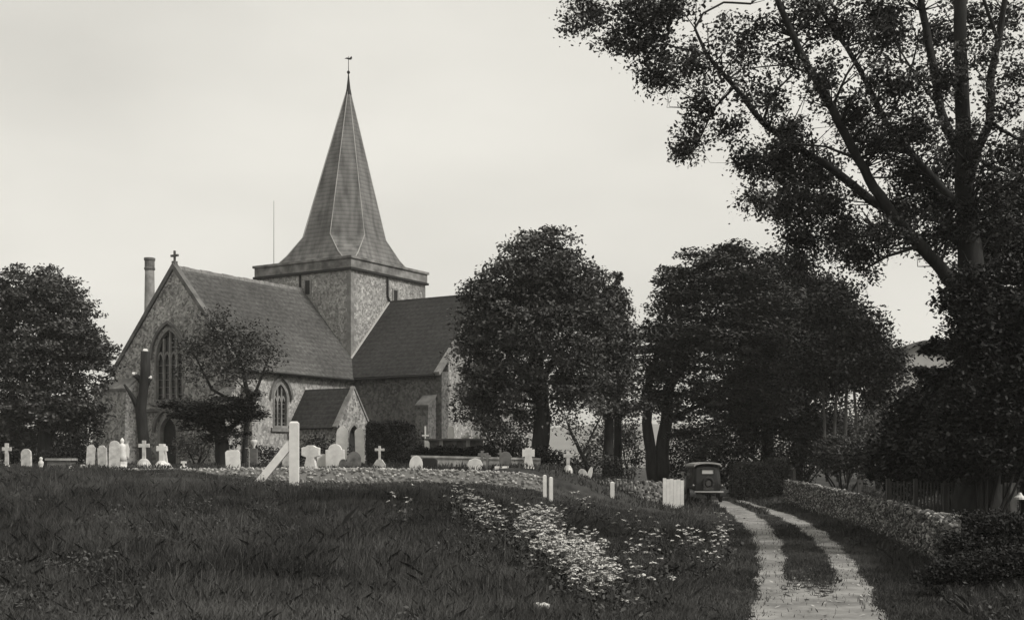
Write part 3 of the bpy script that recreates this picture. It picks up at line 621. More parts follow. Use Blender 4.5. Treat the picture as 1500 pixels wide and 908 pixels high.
shrub('shrub', 'dark ivy clad growth wrapped round the foot of the great tree', 1440, 28.2,
   [(1418,330,16,50,7),(1424,430,18,40,30),(1426,490,26,50,70),(1395,440,20,24,14),(1440,640,60,60,150),(1430,560,34,60,70),(1485,600,40,90,120),(1390,665,40,30,60),(1490,480,26,60,50),(1410,610,36,40,50)], 'leafdd', 90, .2, .10, stems=10)
# ---------------------------------------------------------------- flint walls with real stones
import bmesh as _bm
ico = _bm.new(); _bm.ops.create_icosphere(ico, subdivisions=1, radius=1); IV = np.array([v.co[:] for v in ico.verts]); IF = np.array([[v.index for v in f.verts] for f in ico.faces]); ico.free()
def flint_wall(name, label, pts, thick, size, m='flints'):
    """pts: (x,y,zbottom,ztop); stones laid over both faces and the top"""
    root = thing(name, label, 'wall', (pts[0][0],pts[0][1],pts[0][2])); base = np.array(pts[0][:3]); b = MB()
    Pn = [np.array(p) for p in pts]; T = []; 
    for i in range(len(Pn)-1):
        a, c = Pn[i], Pn[i+1]; d = (c-a)[:2]; l = np.linalg.norm(d); nrm = np.array((d[1],-d[0]))/l*thick/2
        vs = []
        for q in (a, c):
            for s, zz in ((1,q[2]-.2),(-1,q[2]-.2),(-1,q[3]-.04),(1,q[3]-.04)): vs.append(np.array((q[0]+s*nrm[0], q[1]+s*nrm[1], zz))-base)
        b.add(vs, [(0,1,2,3),(7,6,5,4),(0,4,5,1),(1,5,6,2),(2,6,7,3),(3,7,4,0)])
        H = (a[3]-a[2]+c[3]-c[2])/2; n = int(l*H/(size*size)*1.5)
        for s in (1,-1):
            u = rng.random(n); v = rng.random(n); q = a+(c-a)*u[:,None]
            T.append(np.stack([q[:,0]+s*nrm[0], q[:,1]+s*nrm[1], q[:,2]+(q[:,3]-q[:,2])*v],1))
        n = int(l*thick/(size*size)*1.3); u = rng.random(n); q = a+(c-a)*u[:,None]; v = rng.uniform(-1,1,n)
        T.append(np.stack([q[:,0]+v*nrm[0], q[:,1]+v*nrm[1], q[:,3]+rng.uniform(-.06,.0,n)],1))
    b.build('mortar_core', M['mortarp' if m == 'flintp' else 'mortar'], root)
    for q, w_ in ((Pn[0],Pn[1]),(Pn[-1],Pn[-2])):      # stones over the two ends
        d = (w_-q)[:2]; d /= np.linalg.norm(d); n = int(thick*(q[3]-q[2])/(size*size)*2); u = rng.uniform(-1,1,n)*thick/2
        T.append(np.stack([q[0]-d[1]*u, q[1]+d[0]*u, q[2]+(q[3]-q[2])*rng.random(n)],1))
    C = np.concatenate(T)-base; n = len(C); s = size*.5*rng.uniform(.5,1.15,(n,1))*np.stack([rng.uniform(.7,1.3,n),rng.uniform(.5,.9,n),rng.uniform(.6,1.1,n)],1)
    V = (C[:,None,:]+IV[None]*s[:,None,:]*rng.uniform(.8,1.2,(n,len(IV),1))); k = len(IV)
    Fc = (np.arange(n)[:,None,None]*k+IF[None]).reshape(-1,3)
    me = bpy.data.meshes.new('flints'); me.from_pydata(V.reshape(-1,3).tolist(), [], Fc.tolist()); link('flints', me, M[m], root)
    return root
wp = []
for (bx_, by_, ty_) in ((1153,737,703),(1180,745,707),(1210,754,713),(1260,771,725),(1320,796,739),(1360,818,750),(1395,843,762)):
    x, y = hit(bx_, by_); z0 = float(g(x,y)); wp.append((x, y, z0, EYE+(HZ-ty_)/F*y))
flint_wall('flint_wall', 'long flint wall curving along the right side of the track', wp, .3, .095)
wp = []
for px_, ty_, Dd in ((60,690,45.5),(200,687,45.5),(330,686,45.5),(450,685,45.5),(560,686,45.5),(650,688,45.5),(720,690,45.5),(770,693,45.5),(796,699,45.5)):
    x = (px_-CX)/F*Dd; wp.append((x, Dd, float(g(x,Dd-.6))-.1, EYE+(HZ-ty_)/F*Dd))
flint_wall('flint_wall', 'low speckled flint wall in front of the churchyard gravestones', wp, .4, .12, 'flintp')
wp = []
for px_, ty_, Dd in ((862,704,50),(900,702,51),(935,704,52),(968,706,53)):
    x = (px_-CX)/F*Dd; wp.append((x, Dd, float(g(x,Dd))-.1, EYE+(HZ-ty_)/F*Dd))
flint_wall('flint_wall', 'short ruined flint wall left of the white board', wp, .4, .17)
# lime-washed kerb wall behind
b = MB(); Dk = 52; x0, x1 = (602-CX)/F*Dk, (792-CX)/F*Dk; zt = EYE+(HZ-668)/F*Dk; k = 5
r = thing('tomb_kerb_wall', 'long low pale wall of upright slabs behind round topped headstone', 'wall', (x0,Dk,1.95))
for i in range(k):
    a = (x1-x0)*i/k; MB().box(a+.01, a+(x1-x0)/k-.01, 0, .25, -.2, zt-1.95-.06-.025*i+.015*math.sin(i*3)).build('slab', M['lime'], r)
MB().bar((0,.125,zt-1.95+.0),((x1-x0),.125,zt-1.95-.12), .34, .09).build('coping', M['lime'], r)

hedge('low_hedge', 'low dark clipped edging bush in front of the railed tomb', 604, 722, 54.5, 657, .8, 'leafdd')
# ---------------------------------------------------------------- gravestones
def place(px, D, ytop): x = (px-CX)/F*D; z = float(g(x,D)); return (x, D, z), EYE+(HZ-ytop)/F*D-z
def solid(b, outline, t, y0=0): b.prism(outline, [], lambda u,w,d:(u,d,w), y0-t/2, y0+t/2)
def outline(kind, w, h):
    if kind == 'round': return [(-w/2,-.15),(w/2,-.15)]+[(w/2*math.cos(a), h-w/2+w/2*math.sin(a)) for a in np.linspace(0,math.pi,13)]
    if kind == 'point': 
        return arch(0,w,-.15,h,w*.6)
    if kind == 'shoulder': return [(-w/2,-.15),(w/2,-.15),(w/2,h-.3*w)]+[(w*.36*math.cos(a)*1.0, h-.3*w+.3*w*math.sin(a)) for a in np.linspace(0,math.pi,9)]+[(-w/2,h-.3*w)]
    if kind == 'square': r = .08; return [(-w/2,-.15),(w/2,-.15),(w/2,h-r),(w/2-r,h),(-w/2+r,h),(-w/2,h-r)]
    if kind == 'half': return [(-w/2,-.15),(w/2,-.15),(w/2,h*.35)]+[(w/2*math.cos(a), h*.35+h*.65*math.sin(a)) for a in np.linspace(.15,math.pi-.15,11)]+[(-w/2,h*.35)]
    if kind == 'hepta': return [(-w*.33,-.15),(w*.33,-.15),(w*.5,h*.45),(w*.36,h*.85),(0,h),(-w*.36,h*.85),(-w*.5,h*.45)]
    if kind == 'stepped': return [(-w*.42,-.15),(w*.42,-.15),(w*.3,h*.25),(w*.22,h*.5),(w*.5,h*.58),(w*.5,h*.9),(w*.3,h*.93),(w*.15,h),(-w*.15,h),(-w*.3,h*.93),(-w*.5,h*.9),(-w*.5,h*.58),(-w*.22,h*.5),(-w*.3,h*.25)]
def head(label, px, D, ytop, wpx, kind, m='stone', t=.12, tilt=0, rz=0, plinth=False):
    loc, h = place(px,D,ytop); w = wpx/F*D
    r = thing('headstone', label, 'gravestone', loc, rz, 'gravestones in the churchyard'); r.rotation_euler = (random.uniform(-.06,.06), tilt+random.gauss(0,.035), rz+random.uniform(-.15,.15))
    b = MB(); solid(b, outline(kind,w,h), t); s = b.build('slab', M[m], r)
    bv = s.modifiers.new('edge','BEVEL'); bv.width = .015; bv.segments = 2; bv.limit_method = 'ANGLE'
    if plinth: MB().box(-w*.65,w*.65,-t*1.1,t*1.1,-.15,.12).build('plinth', M[m], r)
    return r
def cross(label, px, D, ytop, arm_px, shaft_px, m='marble', base='steps', taper=1.0, tilt=0, rz=0, base_px=22, base_h=.28, round_=False):
    loc, h = place(px,D,ytop); w = arm_px/F*D/2; s = shaft_px/F*D/2
    r = thing('stone_cross', label, 'gravestone', loc, rz, 'gravestones in the churchyard'); r.rotation_euler = (0, tilt, rz)
    zb = base_h*h; bw = base_px/F*D/2; za = h-(h-zb)*.28
    o = [(-s*taper,zb-.02),(s*taper,zb-.02),(s,za-s),(w,za-s*1.15),(w,za+s*1.15),(s,za+s),(s*1.1,h),(-s*1.1,h),(-s,za+s),(-w,za+s*1.15),(-w,za-s*1.15),(-s,za-s)]
    b = MB(); b.prism(o, [], lambda u,v,d:(u,d,v), -s*.8, s*.8); c = b.build('cross', M[m], r)
    bv = c.modifiers.new('edge','BEVEL'); bv.width = .012; bv.segments = 2; bv.limit_method = 'ANGLE'
    if base == 'steps':
        for i in range(3):
            q = bw*(1-.27*i); MB().box(-q,q,-q*.8,q*.8,(-.15 if i == 0 else zb*i/3+.001),zb*(i+1)/3).build('step', M[m], r)
    elif base == 'rock':
        MB().lathe([(bw,-.15),(bw*.98,zb*.2),(bw*.8,zb*.55),(bw*.55,zb*.85),(bw*.3,zb)], 9).build('mound_base', M[m], r)
    else:
        b = MB(); b.prism([(-bw,-.15),(bw,-.15),(bw,zb*.55),(bw*.4,zb),(-bw*.4,zb),(-bw,zb*.55)], [], lambda u,v,d:(u,d,v), -.16, .16); b.build('pointed_base', M[m], r)
    return r
cross('small weathered cross at the far left edge of the churchyard', 10, 50, 649, 13, 5, 'stone', 'rock', base_px=12, base_h=.2)
head('round topped pale headstone second from the left edge', 39, 50, 657, 15, 'round')
# little figure
loc, h = place(60,50,669); r = thing('grave_ornament', 'tiny white figure standing low in grass by left headstone', 'grave ornament', loc)
MB().lathe([(.1,-.1),(.11,.08),(.06,.14),(.1,.25),(.11,.36),(.05,.42),(.07,.47),(.07,.53),(.02,h)],10).build('figure', M['marble'], r, True)
MB().box(-.14,.14,-.12,.12,-.12,.03).build('foot', M['marble'], r)
loc, h = place(90,53,671); r = thing('chest_tomb', 'low dark chest tomb with a bright slab beneath the left tree', 'tomb', loc)
MB().box(-.5,.5,-.3,.3,-.1,h-.1).build('chest', M['dstone'], r); MB().box(-.58,.58,-.36,.36,h-.098,h).build('lid', M['lime'], r)
head('stubby tilted white marker in grass right of the bright slab', 104, 49.5, 682, 6, 'point', tilt=-.25, m='marble')
head('very small white block stone left of twin narrow headstones', 122, 49.5, 680, 8, 'half', m='marble', t=.2)
head('narrow headstone with small crest, left one of a matching pair', 132, 51, 651, 12, 'shoulder')
head('narrow headstone with small crest, right one of a matching pair', 151, 51, 652, 13, 'shoulder')
head('big pale headstone directly in front of the draped statue', 167, 49, 645, 15, 'round', 'stone', rz=.2)
loc, h = place(179,50,641); r = thing('grave_statue', 'white draped angel statue behind the big pale headstone', 'statue', loc, group='gravestones in the churchyard')
MB().lathe([(.28,-.15),(.27,.12),(.2,.14),(.2,.3),(.16,.32)],8).build('pedestal', M['marble'], r)
MB().lathe([(.19,.31),(.17,.5),(.13,.75),(.15,.9),(.12,1.0),(.05,1.04),(.075,1.09),(.085,1.15),(.06,1.21),(.01,h)],12).build('figure', M['marble'], r, True)
w_ = MB(); solid(w_, [(.04,.6),(.25,.45),(.27,.8),(.2,1.05),(.05,.98)], .05, .08); solid(w_, [(-.04,.6),(-.22,.5),(-.24,.85),(-.18,1.05),(-.05,.98)], .05, .08); w_.build('wing', M['marble'], r)
head('dark little rounded stone left of the plain tall cross', 194, 49, 681, 9, 'round', 'mossy')
cross('plain tall cross on a mounded base before the lopped tree', 211, 49, 645, 16, 5, 'stone', 'rock', base_px=24, base_h=.36)
cross('bright stubby cross on steps right of the lopped tree', 237, 49, 650, 15, 7, 'marble', 'rock', base_px=23, base_h=.33)
cross('leaning cross peeping out behind the bright stubby cross', 245, 50.5, 650, 10, 5, 'marble', 'point', tilt=-.14, base_px=12, base_h=.3)
cross('miniature cross on a low white mound left of yew', 269, 48.5, 675, 8, 3, 'marble', 'rock', base_px=16, base_h=.45)
head('blank square white headstone standing alone below the yew', 342, 48.5, 659, 21, 'square', 'marble')
loc, h = place(365,48,656); r = thing('grave_rail', 'thin hooked iron post with a low rail beside square headstone', 'railing', loc)
MB().tube([(0,0,-.1),(0,0,h-.06),(-.04,0,h-.01),(-.14,0,h)], .018, 6).build('post', M['ironp'], r); MB().tube([(-.6,0,.13),(0,0,.13)], .015, 6).build('rail', M['ironp'], r); MB().box(-.06,.06,-.06,.06,-.1,.12).build('foot', M['lime'], r)
loc, h = place(372,60,644); r = thing('urn', 'small white urn on a pedestal by the nave wall', 'urn', loc)
MB().box(-.16,.16,-.16,.16,-.1,h-.42).build('pedestal', M['dstone'], r); MB().lathe([(.08,h-.42),(.05,h-.34),(.15,h-.15),(.17,h-.02),(.1,h)],10).build('vase', M['marble'], r, True)
head('pale square headstone half hidden by the white post', 421, 50, 645, 15, 'square', 'stone', t=.15)
head('stepped white pedestal stone right of the white post', 455, 49, 652, 26, 'stepped', 'marble', t=.3)
head('low white slab between the stepped stone and broad headstone', 474, 49.8, 665, 18, 'square', 'marble')
head('broad bright headstone left of the porch door', 491, 49.5, 650, 28, 'shoulder', 'marble')
head('tall pointed pale headstone against the porch corner', 498, 57, 624, 17, 'point', 'marble')
head('short rounded pale headstone at right of the porch arch', 528, 57, 627, 13, 'round', 'marble')
head('dark small curved stone left of the mossy headstone', 503, 48.3, 672, 13, 'half', 'mossy')
head('mossy streaked round headstone just behind the flint wall', 518, 48.3, 661, 20, 'round', 'mossy', t=.16)
cross('thin grey cross on a pointed stone before dark hedge', 556, 48.5, 653, 14, 3.5, 'stone', 'point', base_px=17, base_h=.46)
head('bright half round headstone at the pale wall end', 609, 48.5, 667, 20, 'half', 'marble')
head('black block for the dark opening of a chest tomb beside the half round headstone', 629, 49, 671, 22, 'square', 'iron', t=.5)  # shade inside the opening is painted as a black block
cross('small white wheel cross by the table tomb railing', 623, 60, 624, 10, 2.2, 'marble', 'point', base_px=6, base_h=.15)
head('little white stone just below the small wheel cross', 626, 57, 645, 7, 'point', 'marble')
loc, h = place(665,58,643); r = thing('railed_tomb', 'railed table tomb with white jars on its dark slab', 'tomb', loc)
w = 1.35; MB().box(-w,w+.15,-.5,.5,h-.06,h+.02).build('slab', M['dstone'], r)
for i in range(5): MB().box(-w+.05+i*.63,-w+.22+i*.63,-.4,-.28,-.1,h-.062).build('pillar', M['lime' if i%2 else 'dstone'], r)
MB().box(-w+.1,w,-.25,.4,-.1,h-.063).build('chest', M['mossy'], r)
loc, h2 = place(660,58,624); r2 = head('white rectangular stone set upright on the railed tomb', 660, 58, 624, 9, 'square', 'marble')
for i, pxx in enumerate((679,684,697)):
    loc, h = place(pxx,58,643); t_ = thing('grave_jar', ['small white flower jar, leftmost of three on the tomb slab','taller white flower jar, middle of three on the tomb slab','squat white flower jar, rightmost of three on the tomb slab'][i], 'jar', (loc[0], 57.8, loc[2]+h+.02))
    hh = (.16,.3,.2)[i]; MB().lathe([(.08,0),(.12,hh*.3),(.11,hh*.7),(.07,hh*.85),(.09,hh)],10).build('vessel', M['marble'], t_, True)
head('white many sided stone low before the pale wall', 696, 48.5, 671, 23, 'hepta', 'marble', t=.2)
cross('weathered grey cross, left of two standing close together', 706, 49.5, 660, 12, 4, 'dstone', 'point', base_px=9, base_h=.2)
cross('weathered grey cross, right of two standing close together', 714, 48.6, 663, 10, 3.5, 'dstone', 'point', base_px=9, base_h=.2)
head('plain grey round headstone left of the big white cross', 741, 48.8, 661, 17, 'round', 'dstone')
cross('thin grey cross behind the plain grey round headstone', 733, 50, 658, 8, 3, 'dstone', 'point', base_px=8, base_h=.2)
loc, h = place(735,47.3,687); r = thing('ledger_stone', 'flat white ledger slab lying behind the wall', 'gravestone', loc); MB().box(-.27,.27,-.3,.3,-.05,max(h,.1)).build('slab', M['marble'], r); MB().box(-.33,.33,-.36,.36,-.1,.03).build('kerb', M['stone'], r)
cross('big white tapering cross on stepped base at wall end', 774, 47.6, 656, 18, 10, 'marble', 'steps', taper=1.45, base_px=23, base_h=.14)
cross('pale cross on a rounded stone base under the sapling', 832, 48, 662, 13, 5, 'stone', 'rock', base_px=14, base_h=.34)
head('small bright stone leaning under the sapling trunk', 862, 50, 683, 7, 'half', 'marble', tilt=.22)
head('pale sloping slab among bushes right of the sapling cross', 855, 50, 686, 13, 'half', 'stone', tilt=-.3)

# ---------------------------------------------------------------- white post, stakes, board
x, D = (431-CX)/F*43.5, 43.5; z = float(g(x,D)); h = EYE+(HZ-617)/F*D-z
r = thing('braced_post', 'thick white painted post with a slanting brace in the grass', 'post', (x,D,z))
b = MB(); b.box(-.16,.16,-.12,.12,-.3,h-.06); b.add([(-.16,-.12,h-.06),(.16,-.12,h-.06),(.16,.12,h-.06),(-.16,.12,h-.06),(-.1,-.07,h),(.1,-.07,h),(.1,.07,h),(-.1,.07,h)], [(4,5,6,7),(0,1,5,4),(1,2,6,5),(2,3,7,6),(3,0,4,7)])
b.build('post', M['white'], r)
MB().bar((-1.4,-.05,.0),(-.14,-.0,h-.8), .27, .2, up=(0,1,0)).build('brace', M['white'], r)
for px_, t0, D, lb in ((798,695,44,'short white stake, the farther of a close pair'),(807,698,43,'short white stake, the nearer of a close pair'),(897,705,47,'single white stake left of the white board')):
    x = (px_-CX)/F*D; z = float(g(x,D)); h = EYE+(HZ-t0)/F*D-z; r = thing('stake', lb, 'stake', (x,D,z), random.uniform(-.3,.3), 'white stakes at the verge')
    w = .062 if px_ < 850 else .08; MB().box(-w,w,-w,w,-.2,h-.03).add([(-w,-w,h-.03),(w,-w,h-.03),(w,w,h-.03),(-w,w,h-.03),(0,0,h)],[(0,1,4),(1,2,4),(2,3,4),(3,0,4)]).build('shaft', M['white'], r)
x0, D = (971-CX)/F*51, 51; x1 = (1002-CX)/F*51; z = float(g((x0+x1)/2,D)); h = EYE+(HZ-700)/F*D-z; w = (x1-x0)/2
r = thing('white_hurdle', 'white painted board panel with uneven top beside the car', 'panel', ((x0+x1)/2,D,z))
k = 6
for i in range(k):
    a = -w+2*w*i/k; MB().box(a+.004,a+2*w/k-.004,0,.03,.0,h-.03*(i%2)-.012*i).build('board', M['white'], r)
for s in (-.8,.8): MB().box(s*w-.04,s*w+.04,.032,.1,-.3,h-.12).build('post', M['white'], r)
# iron railings by the ruined wall
D = 50.5; x0, x1 = (866-CX)/F*D, (925-CX)/F*D; zt = EYE+(HZ-697)/F*D
r = thing('iron_railing', 'dark iron railing beside the short ruined wall', 'railing', (x0,D-1,float(g(x0,D-1)))); zb = float(g(x0,D-1)); b = MB()
for zz in (zt-zb, zt-zb-.5): MB().bar((0,0,zz),(x1-x0,0,zz-.1), .03, .04).build('rail', M['iron'], r)
for i in range(15): q = (x1-x0)*i/14; MB().tube([(q,0,-.6),(q,0,zt-zb-.1*i/14+.1)], .014, 5).build('bar', M['iron'], r)

# ---------------------------------------------------------------- fences on the right
D0 = 30; zt = EYE+(HZ-708)/F*D0; x0, x1 = (1300-CX)/F*34, (1478-CX)/F*D0
r = thing('board_fence', 'grey close boarded fence behind the flint roadside wall', 'fence', (x0,34,.9)); n = 34
bb = MB()
for i in range(n):
    t = i/n; xx = (x1-x0)*t; yy = -4*t; bb.box(xx, xx+(x1-x0)/n-.012, yy, yy+.025, -.35, zt-.9+.02*math.sin(i*2.7)-.0)
bb.build('boards', M['board'], r)
for t in (0,.25,.5,.75): MB().box((x1-x0)*t-.05,(x1-x0)*t+.05,-4*t-.08,-4*t-.002,-.4,zt-.82).build('post', M['board'], r)
MB().box(x1-x0,x1-x0+.16,-4.08,-3.92,-.5,zt-.88).build('end_post', M['barkp'], r)
a = P(1378,751,27); c = P(1500,772,25.2); e = P(1560,781,24.5)
r = thing('rail_fence', 'single low wooden rail running right from the flint wall', 'fence', (a[0],a[1],float(g(a[0],a[1]))))
o0 = np.array(r.location)
MB().tube([a-o0, c-o0, e-o0], [.025,.028,.028], 8).build('rail', M['ironp'], r)
for q in (a, (a+c)/2, c, e): MB().box(q[0]-o0[0]-.04,q[0]-o0[0]+.04,q[1]-o0[1]+.02,q[1]-o0[1]+.1,-.3,q[2]-o0[2]-.02).build('post', M['bark'], r)
q = P(1494,731,29); zb = float(g(q[0],q[1])); r = thing('post_lamp', 'small white hooded object on a post at the right edge', 'lamp', (q[0],q[1],zb))
MB().tube([(0,0,-.2),(0,0,q[2]-zb)], .02, 6).build('pole', M['bark'], r); MB().lathe([(.14,q[2]-zb),(.13,q[2]-zb+.05),(.06,q[2]-zb+.1),(.03,q[2]-zb+.16)],12).build('hood', M['marble'], r)
for px_, t0, D, lb in ((1259,696,45,'grey gate post rising just behind the roadside wall'),(1163,688,59,'pale thin post at the hedge corner')):
    x = (px_-CX)/F*D; zb = float(g(x,D)); h = EYE+(HZ-t0)/F*D-zb; r = thing('post', lb, 'post', (x,D,zb)); MB().box(-.07,.07,-.07,.07,-.2,h).build('shaft', M['board'], r); MB().box(-.09,.09,-.09,.09,h+.001,h+.04).build('cap', M['board'], r)

# house with a curved gable glimpsed through the trees
D = 78; x = (1365-CX)/F*D; zg = 1.0; r = thing('house', 'pale stuccoed house with curved gable glimpsed through the trees', 'house', (x,D,zg))
ht = EYE+(HZ-504)/F*D-zg; he = EYE+(HZ-536)/F*D-zg; hw = 2.4
arc = [(hw*math.cos(a), he+(ht-he)*math.sin(a)) for a in np.linspace(0,math.pi,15)]
wn = [(-.5,he-1.5),(.5,he-1.5),(.5,he-.2),(-.5,he-.2)]
MB().prism([(-hw,-1),(hw,-1)]+arc, [wn], lambda u,w,d:(u,d,w), 0, .4).build('wall', M['render'], r)
MB().box(-hw,-hw+.4,.4,7,-1,he).box(hw-.4,hw,.4,7,-1,he).build('wall', M['render'], r)
o2 = [((hw+.3)*math.cos(a), he-.1+(ht-he+.35)*math.sin(a)) for a in np.linspace(0,math.pi,15)]; i2 = [((hw+.02)*math.cos(a), he-.1+(ht-he+.13)*math.sin(a)) for a in np.linspace(0,math.pi,15)]
MB().prism(o2+i2[::-1], [], lambda u,w,d:(u,d,w), -.35, 7).build('roof', M['ashd'], r)
wf = MB().prism([(-.6,he-1.6),(.6,he-1.6),(.6,he-.1),(-.6,he-.1)], [wn], lambda u,w,d:(u,d,w), -.04, .0).build('window', M['white'], r)
MB().prism(wn, [], lambda u,w,d:(u,d,w), .1, .14).build('pane', M['glass'], wf)

# ---------------------------------------------------------------- parked car seen from behind
D = 57; x = (1037-CX)/F*D; z = float(g(x,D)); car = thing('parked_car', 'dark old saloon car with pale roof edge on the track', 'car', (x,D,z), .05)
def loft(secs, m, name, parent, smooth=True):
    n = len(secs[0]); vs = [p for s in secs for p in s]; fs = [(i*n+k, i*n+(k+1)%n, (i+1)*n+(k+1)%n, (i+1)*n+k) for i in range(len(secs)-1) for k in range(n)]
    fs += [tuple(range(n))[::-1], tuple((len(secs)-1)*n+k for k in range(n))]
    o = MB().add(vs, fs).build(name, m, parent, smooth)
    if smooth:
        o.modifiers.new('es','EDGE_SPLIT').split_angle = math.radians(40)
    return o
def sec(y, w0, w1, z0, z1, zs): # rounded tall section
    r_ = .12; P_ = [(-w0,z0),(-w0,zs),(-w1,z1-r_),(-w1+r_,z1-.02),(0,z1+.02),(w1-r_,z1-.02),(w1,z1-r_),(w0,zs),(w0,z0)]
    return [(a,y,b_) for a,b_ in P_]
loft([sec(0,.62,.56,.5,1.0,.8), sec(.12,.68,.6,.42,1.62,.95), sec(.3,.70,.63,.4,1.74,.98), sec(1.2,.72,.64,.4,1.8,1.0), sec(2.0,.70,.62,.4,1.76,1.0), sec(2.2,.68,.6,.4,1.15,1.0)], M['carblk'], 'body', car)
loft([sec(2.2,.5,.42,.4,1.12,.9), sec(3.4,.34,.28,.45,1.06,.85)], M['carblk'], 'bonnet', car)
b = MB()
pr = [(-.7,1.70),(-.62,1.79),(-.3,1.84),(0,1.855),(.3,1.84),(.62,1.79),(.7,1.70)]; pi_ = [(u*.97, v-.07) for u,v in pr]
b.prism(pr+pi_[::-1], [], lambda u,w,d:(u,d,w), .0, 2.15); b.build('roof', M['carroof'], car)
rw = MB().prism([(-.33,1.28),(.33,1.28),(.33,1.55),(-.33,1.55)], [[(-.29,1.32),(.29,1.32),(.29,1.51),(-.29,1.51)]], lambda u,w,d:(u,d,w), .02, .14).build('rear_window', M['iron'], car)
MB().prism([(-.29,1.32),(.29,1.32),(.29,1.51),(-.29,1.51)], [], lambda u,w,d:(u,d,w), .045, .06).build('pane', M['litpane'], rw)
for s in (-1,1):
    for yc in (.45, 3.0):
        f = []
        for a in np.linspace(-.3,math.pi+.1,10):
            f.append([(s*.60, yc+.44*math.cos(a), .34+.42*math.sin(a)), (s*.9, yc+.46*math.cos(a), .34+.40*math.sin(a)), (s*.9, yc+.41*math.cos(a), .30+.38*math.sin(a)), (s*.60, yc+.40*math.cos(a), .34+.38*math.sin(a))])
        loft(f, M['carblk'], 'mudguard', car)
        wh = bpy.data.objects.new('wheel', None); COL.objects.link(wh); wh.parent = car; wh.location = (s*.74, yc, .34)
        t = []
        for a in np.linspace(0,2*math.pi,21): t.append((0, .29*math.cos(a), .29*math.sin(a)))
        MB().tube(t, .06, 8).build('tyre', M['tyre'], wh, True)
        b = MB(); b.tube([(-.03,0,0),(.03,0,0)], [.24,.24], 20); b.tube([(.03*s,0,0),(.07*s,0,0)], [.07,.05], 12); b.build('rim', M['rim'], wh)
    b = MB(); b.bar((s*.74,.9,.42),(s*.74,2.6,.42), .22, .04); b.build('running_board', M['tyre'], car)
    MB().lathe([(.01,0),(.05,.01),(.055,.05),(.03,.08)],10).build('rear_lamp', M['chrome'], car).location = (s*.72, .06, .76)
    for y0, y1 in ((.5,1.1),(1.2,1.85)):
        MB().add([(s*.705,y0,1.1),(s*.705,y1,1.1),(s*.66,y1,1.58),(s*.66,y0,1.58),(s*.725,y0,1.1),(s*.725,y1,1.1),(s*.68,y1,1.58),(s*.68,y0,1.58)], [(0,1,2,3),(4,5,6,7),(0,1,5,4),(1,2,6,5),(2,3,7,6),(3,0,4,7)]).build('side_window', M['carglass'], car)
    MB().tube([(s*.76,2.1,1.15),(s*.86,2.1,1.3)], .015, 6).tube([(s*.86,2.07,1.32),(s*.86,2.1,1.32)], [.08,.08], 10).build('mirror', M['chrome'], car)
# spare wheel on the tail, bumper, plate, step lights
t = [(.25*math.cos(a), -.08, .88+.25*math.sin(a)) for a in np.linspace(0,2*math.pi,21)]
car.scale = (.93,1,1.02)
sp = MB().tube(t, .065, 8).build('spare_wheel', M['tyre'], car, True)
MB().tube([(0,-.04,.88),(0,-.12,.88)], [.18,.12], 16).build('hub', M['rim'], sp)
MB().tube([(-.72,-.22,.5),(-.4,-.28,.5),(.4,-.28,.5),(.72,-.22,.5)], .035, 8).build('bumper', M['chrome'], car)
MB().box(-.26,.26,-.17,-.15,.58,.7).build('number_plate', M['plate'], car)

# ---------------------------------------------------------------- grass
def tuss(X,Y): return np.clip(np.sin(X*2.3+1.7*np.sin(Y*1.1))*np.sin(Y*1.9+1.3*np.sin(X*1.7)),0,1)
def blades(n, X, Y, hmin, hmax, wid, name, label, toneoff=0, wind=.6):
    Z = g(X,Y); n = len(X); h = rng.uniform(hmin,hmax,n)*(1-.45*sm((Y-36)/7)*sm((47-Y)/1))*(1+.35*np.sin(X*.8+Y*.5)*np.sin(Y*.9-X*.3)+.5*tuss(X,Y)*(hmax>.3)); h = np.minimum(h, np.where(hmax<.4,.34,1)); a = rng.uniform(0,2*math.pi,n); ca, sa = np.cos(a), np.sin(a)
    lean = rng.normal(0,wind,n)*h; lean2 = rng.uniform(0,2*math.pi,n); w = wid*rng.uniform(.6,1.4,n)
    tipx, tipy = X+np.cos(lean2)*lean+.08*h, Y+np.sin(lean2)*lean
    A = np.stack([X-ca*w, Y-sa*w, Z-.03],1); B = np.stack([X+ca*w, Y+sa*w, Z-.03],1)
    mx_, my_ = X*.6+tipx*.4, Y*.6+tipy*.4
    C_ = np.stack([mx_+ca*w*.7, my_+sa*w*.7, Z+h*.6],1); E = np.stack([tipx, tipy, Z+h],1); Dd = np.stack([mx_-ca*w*.7, my_-sa*w*.7, Z+h*.6],1)
    V = np.stack([A,B,C_,E,Dd],1).reshape(-1,3)
    # patches of lusher and drier grass; also lighter on tussocks and towards the near left
    t = .30+.25*np.sin(X*.45+1.2+.7*np.sin(Y*.3))*np.sin(Y*.37+.6+np.sin(X*.7))+.14*np.sin(X*1.7-Y*.9+np.sin(Y))*np.sin(X*.6+Y*1.3)+.10*np.sin(X*3.1+Y*2.3+2*np.sin(X))
    t = t+.5*sm((21-Y)/6)*sm((3-X)/5)+rng.normal(0,.12,n)+.22*tuss(X,Y)-.15*tuss(X+1.1,Y+.7)+toneoff+(rng.random(n) < .02)*.9
    return tag(link(name, npmesh(name, V, 5, np.clip(t,0,1.6)), M['grass']), label, 'grass', kind='stuff')
def scatter(n, y0, y1, pw, xl=-1.06, xr=1.06):
    Y = y0+(y1-y0)*rng.random(n)**pw; X = (rng.uniform(xl,xr,n))*Y*750/F; return X, Y
X, Y = scatter(430000, 14.5, 46, 1.25)
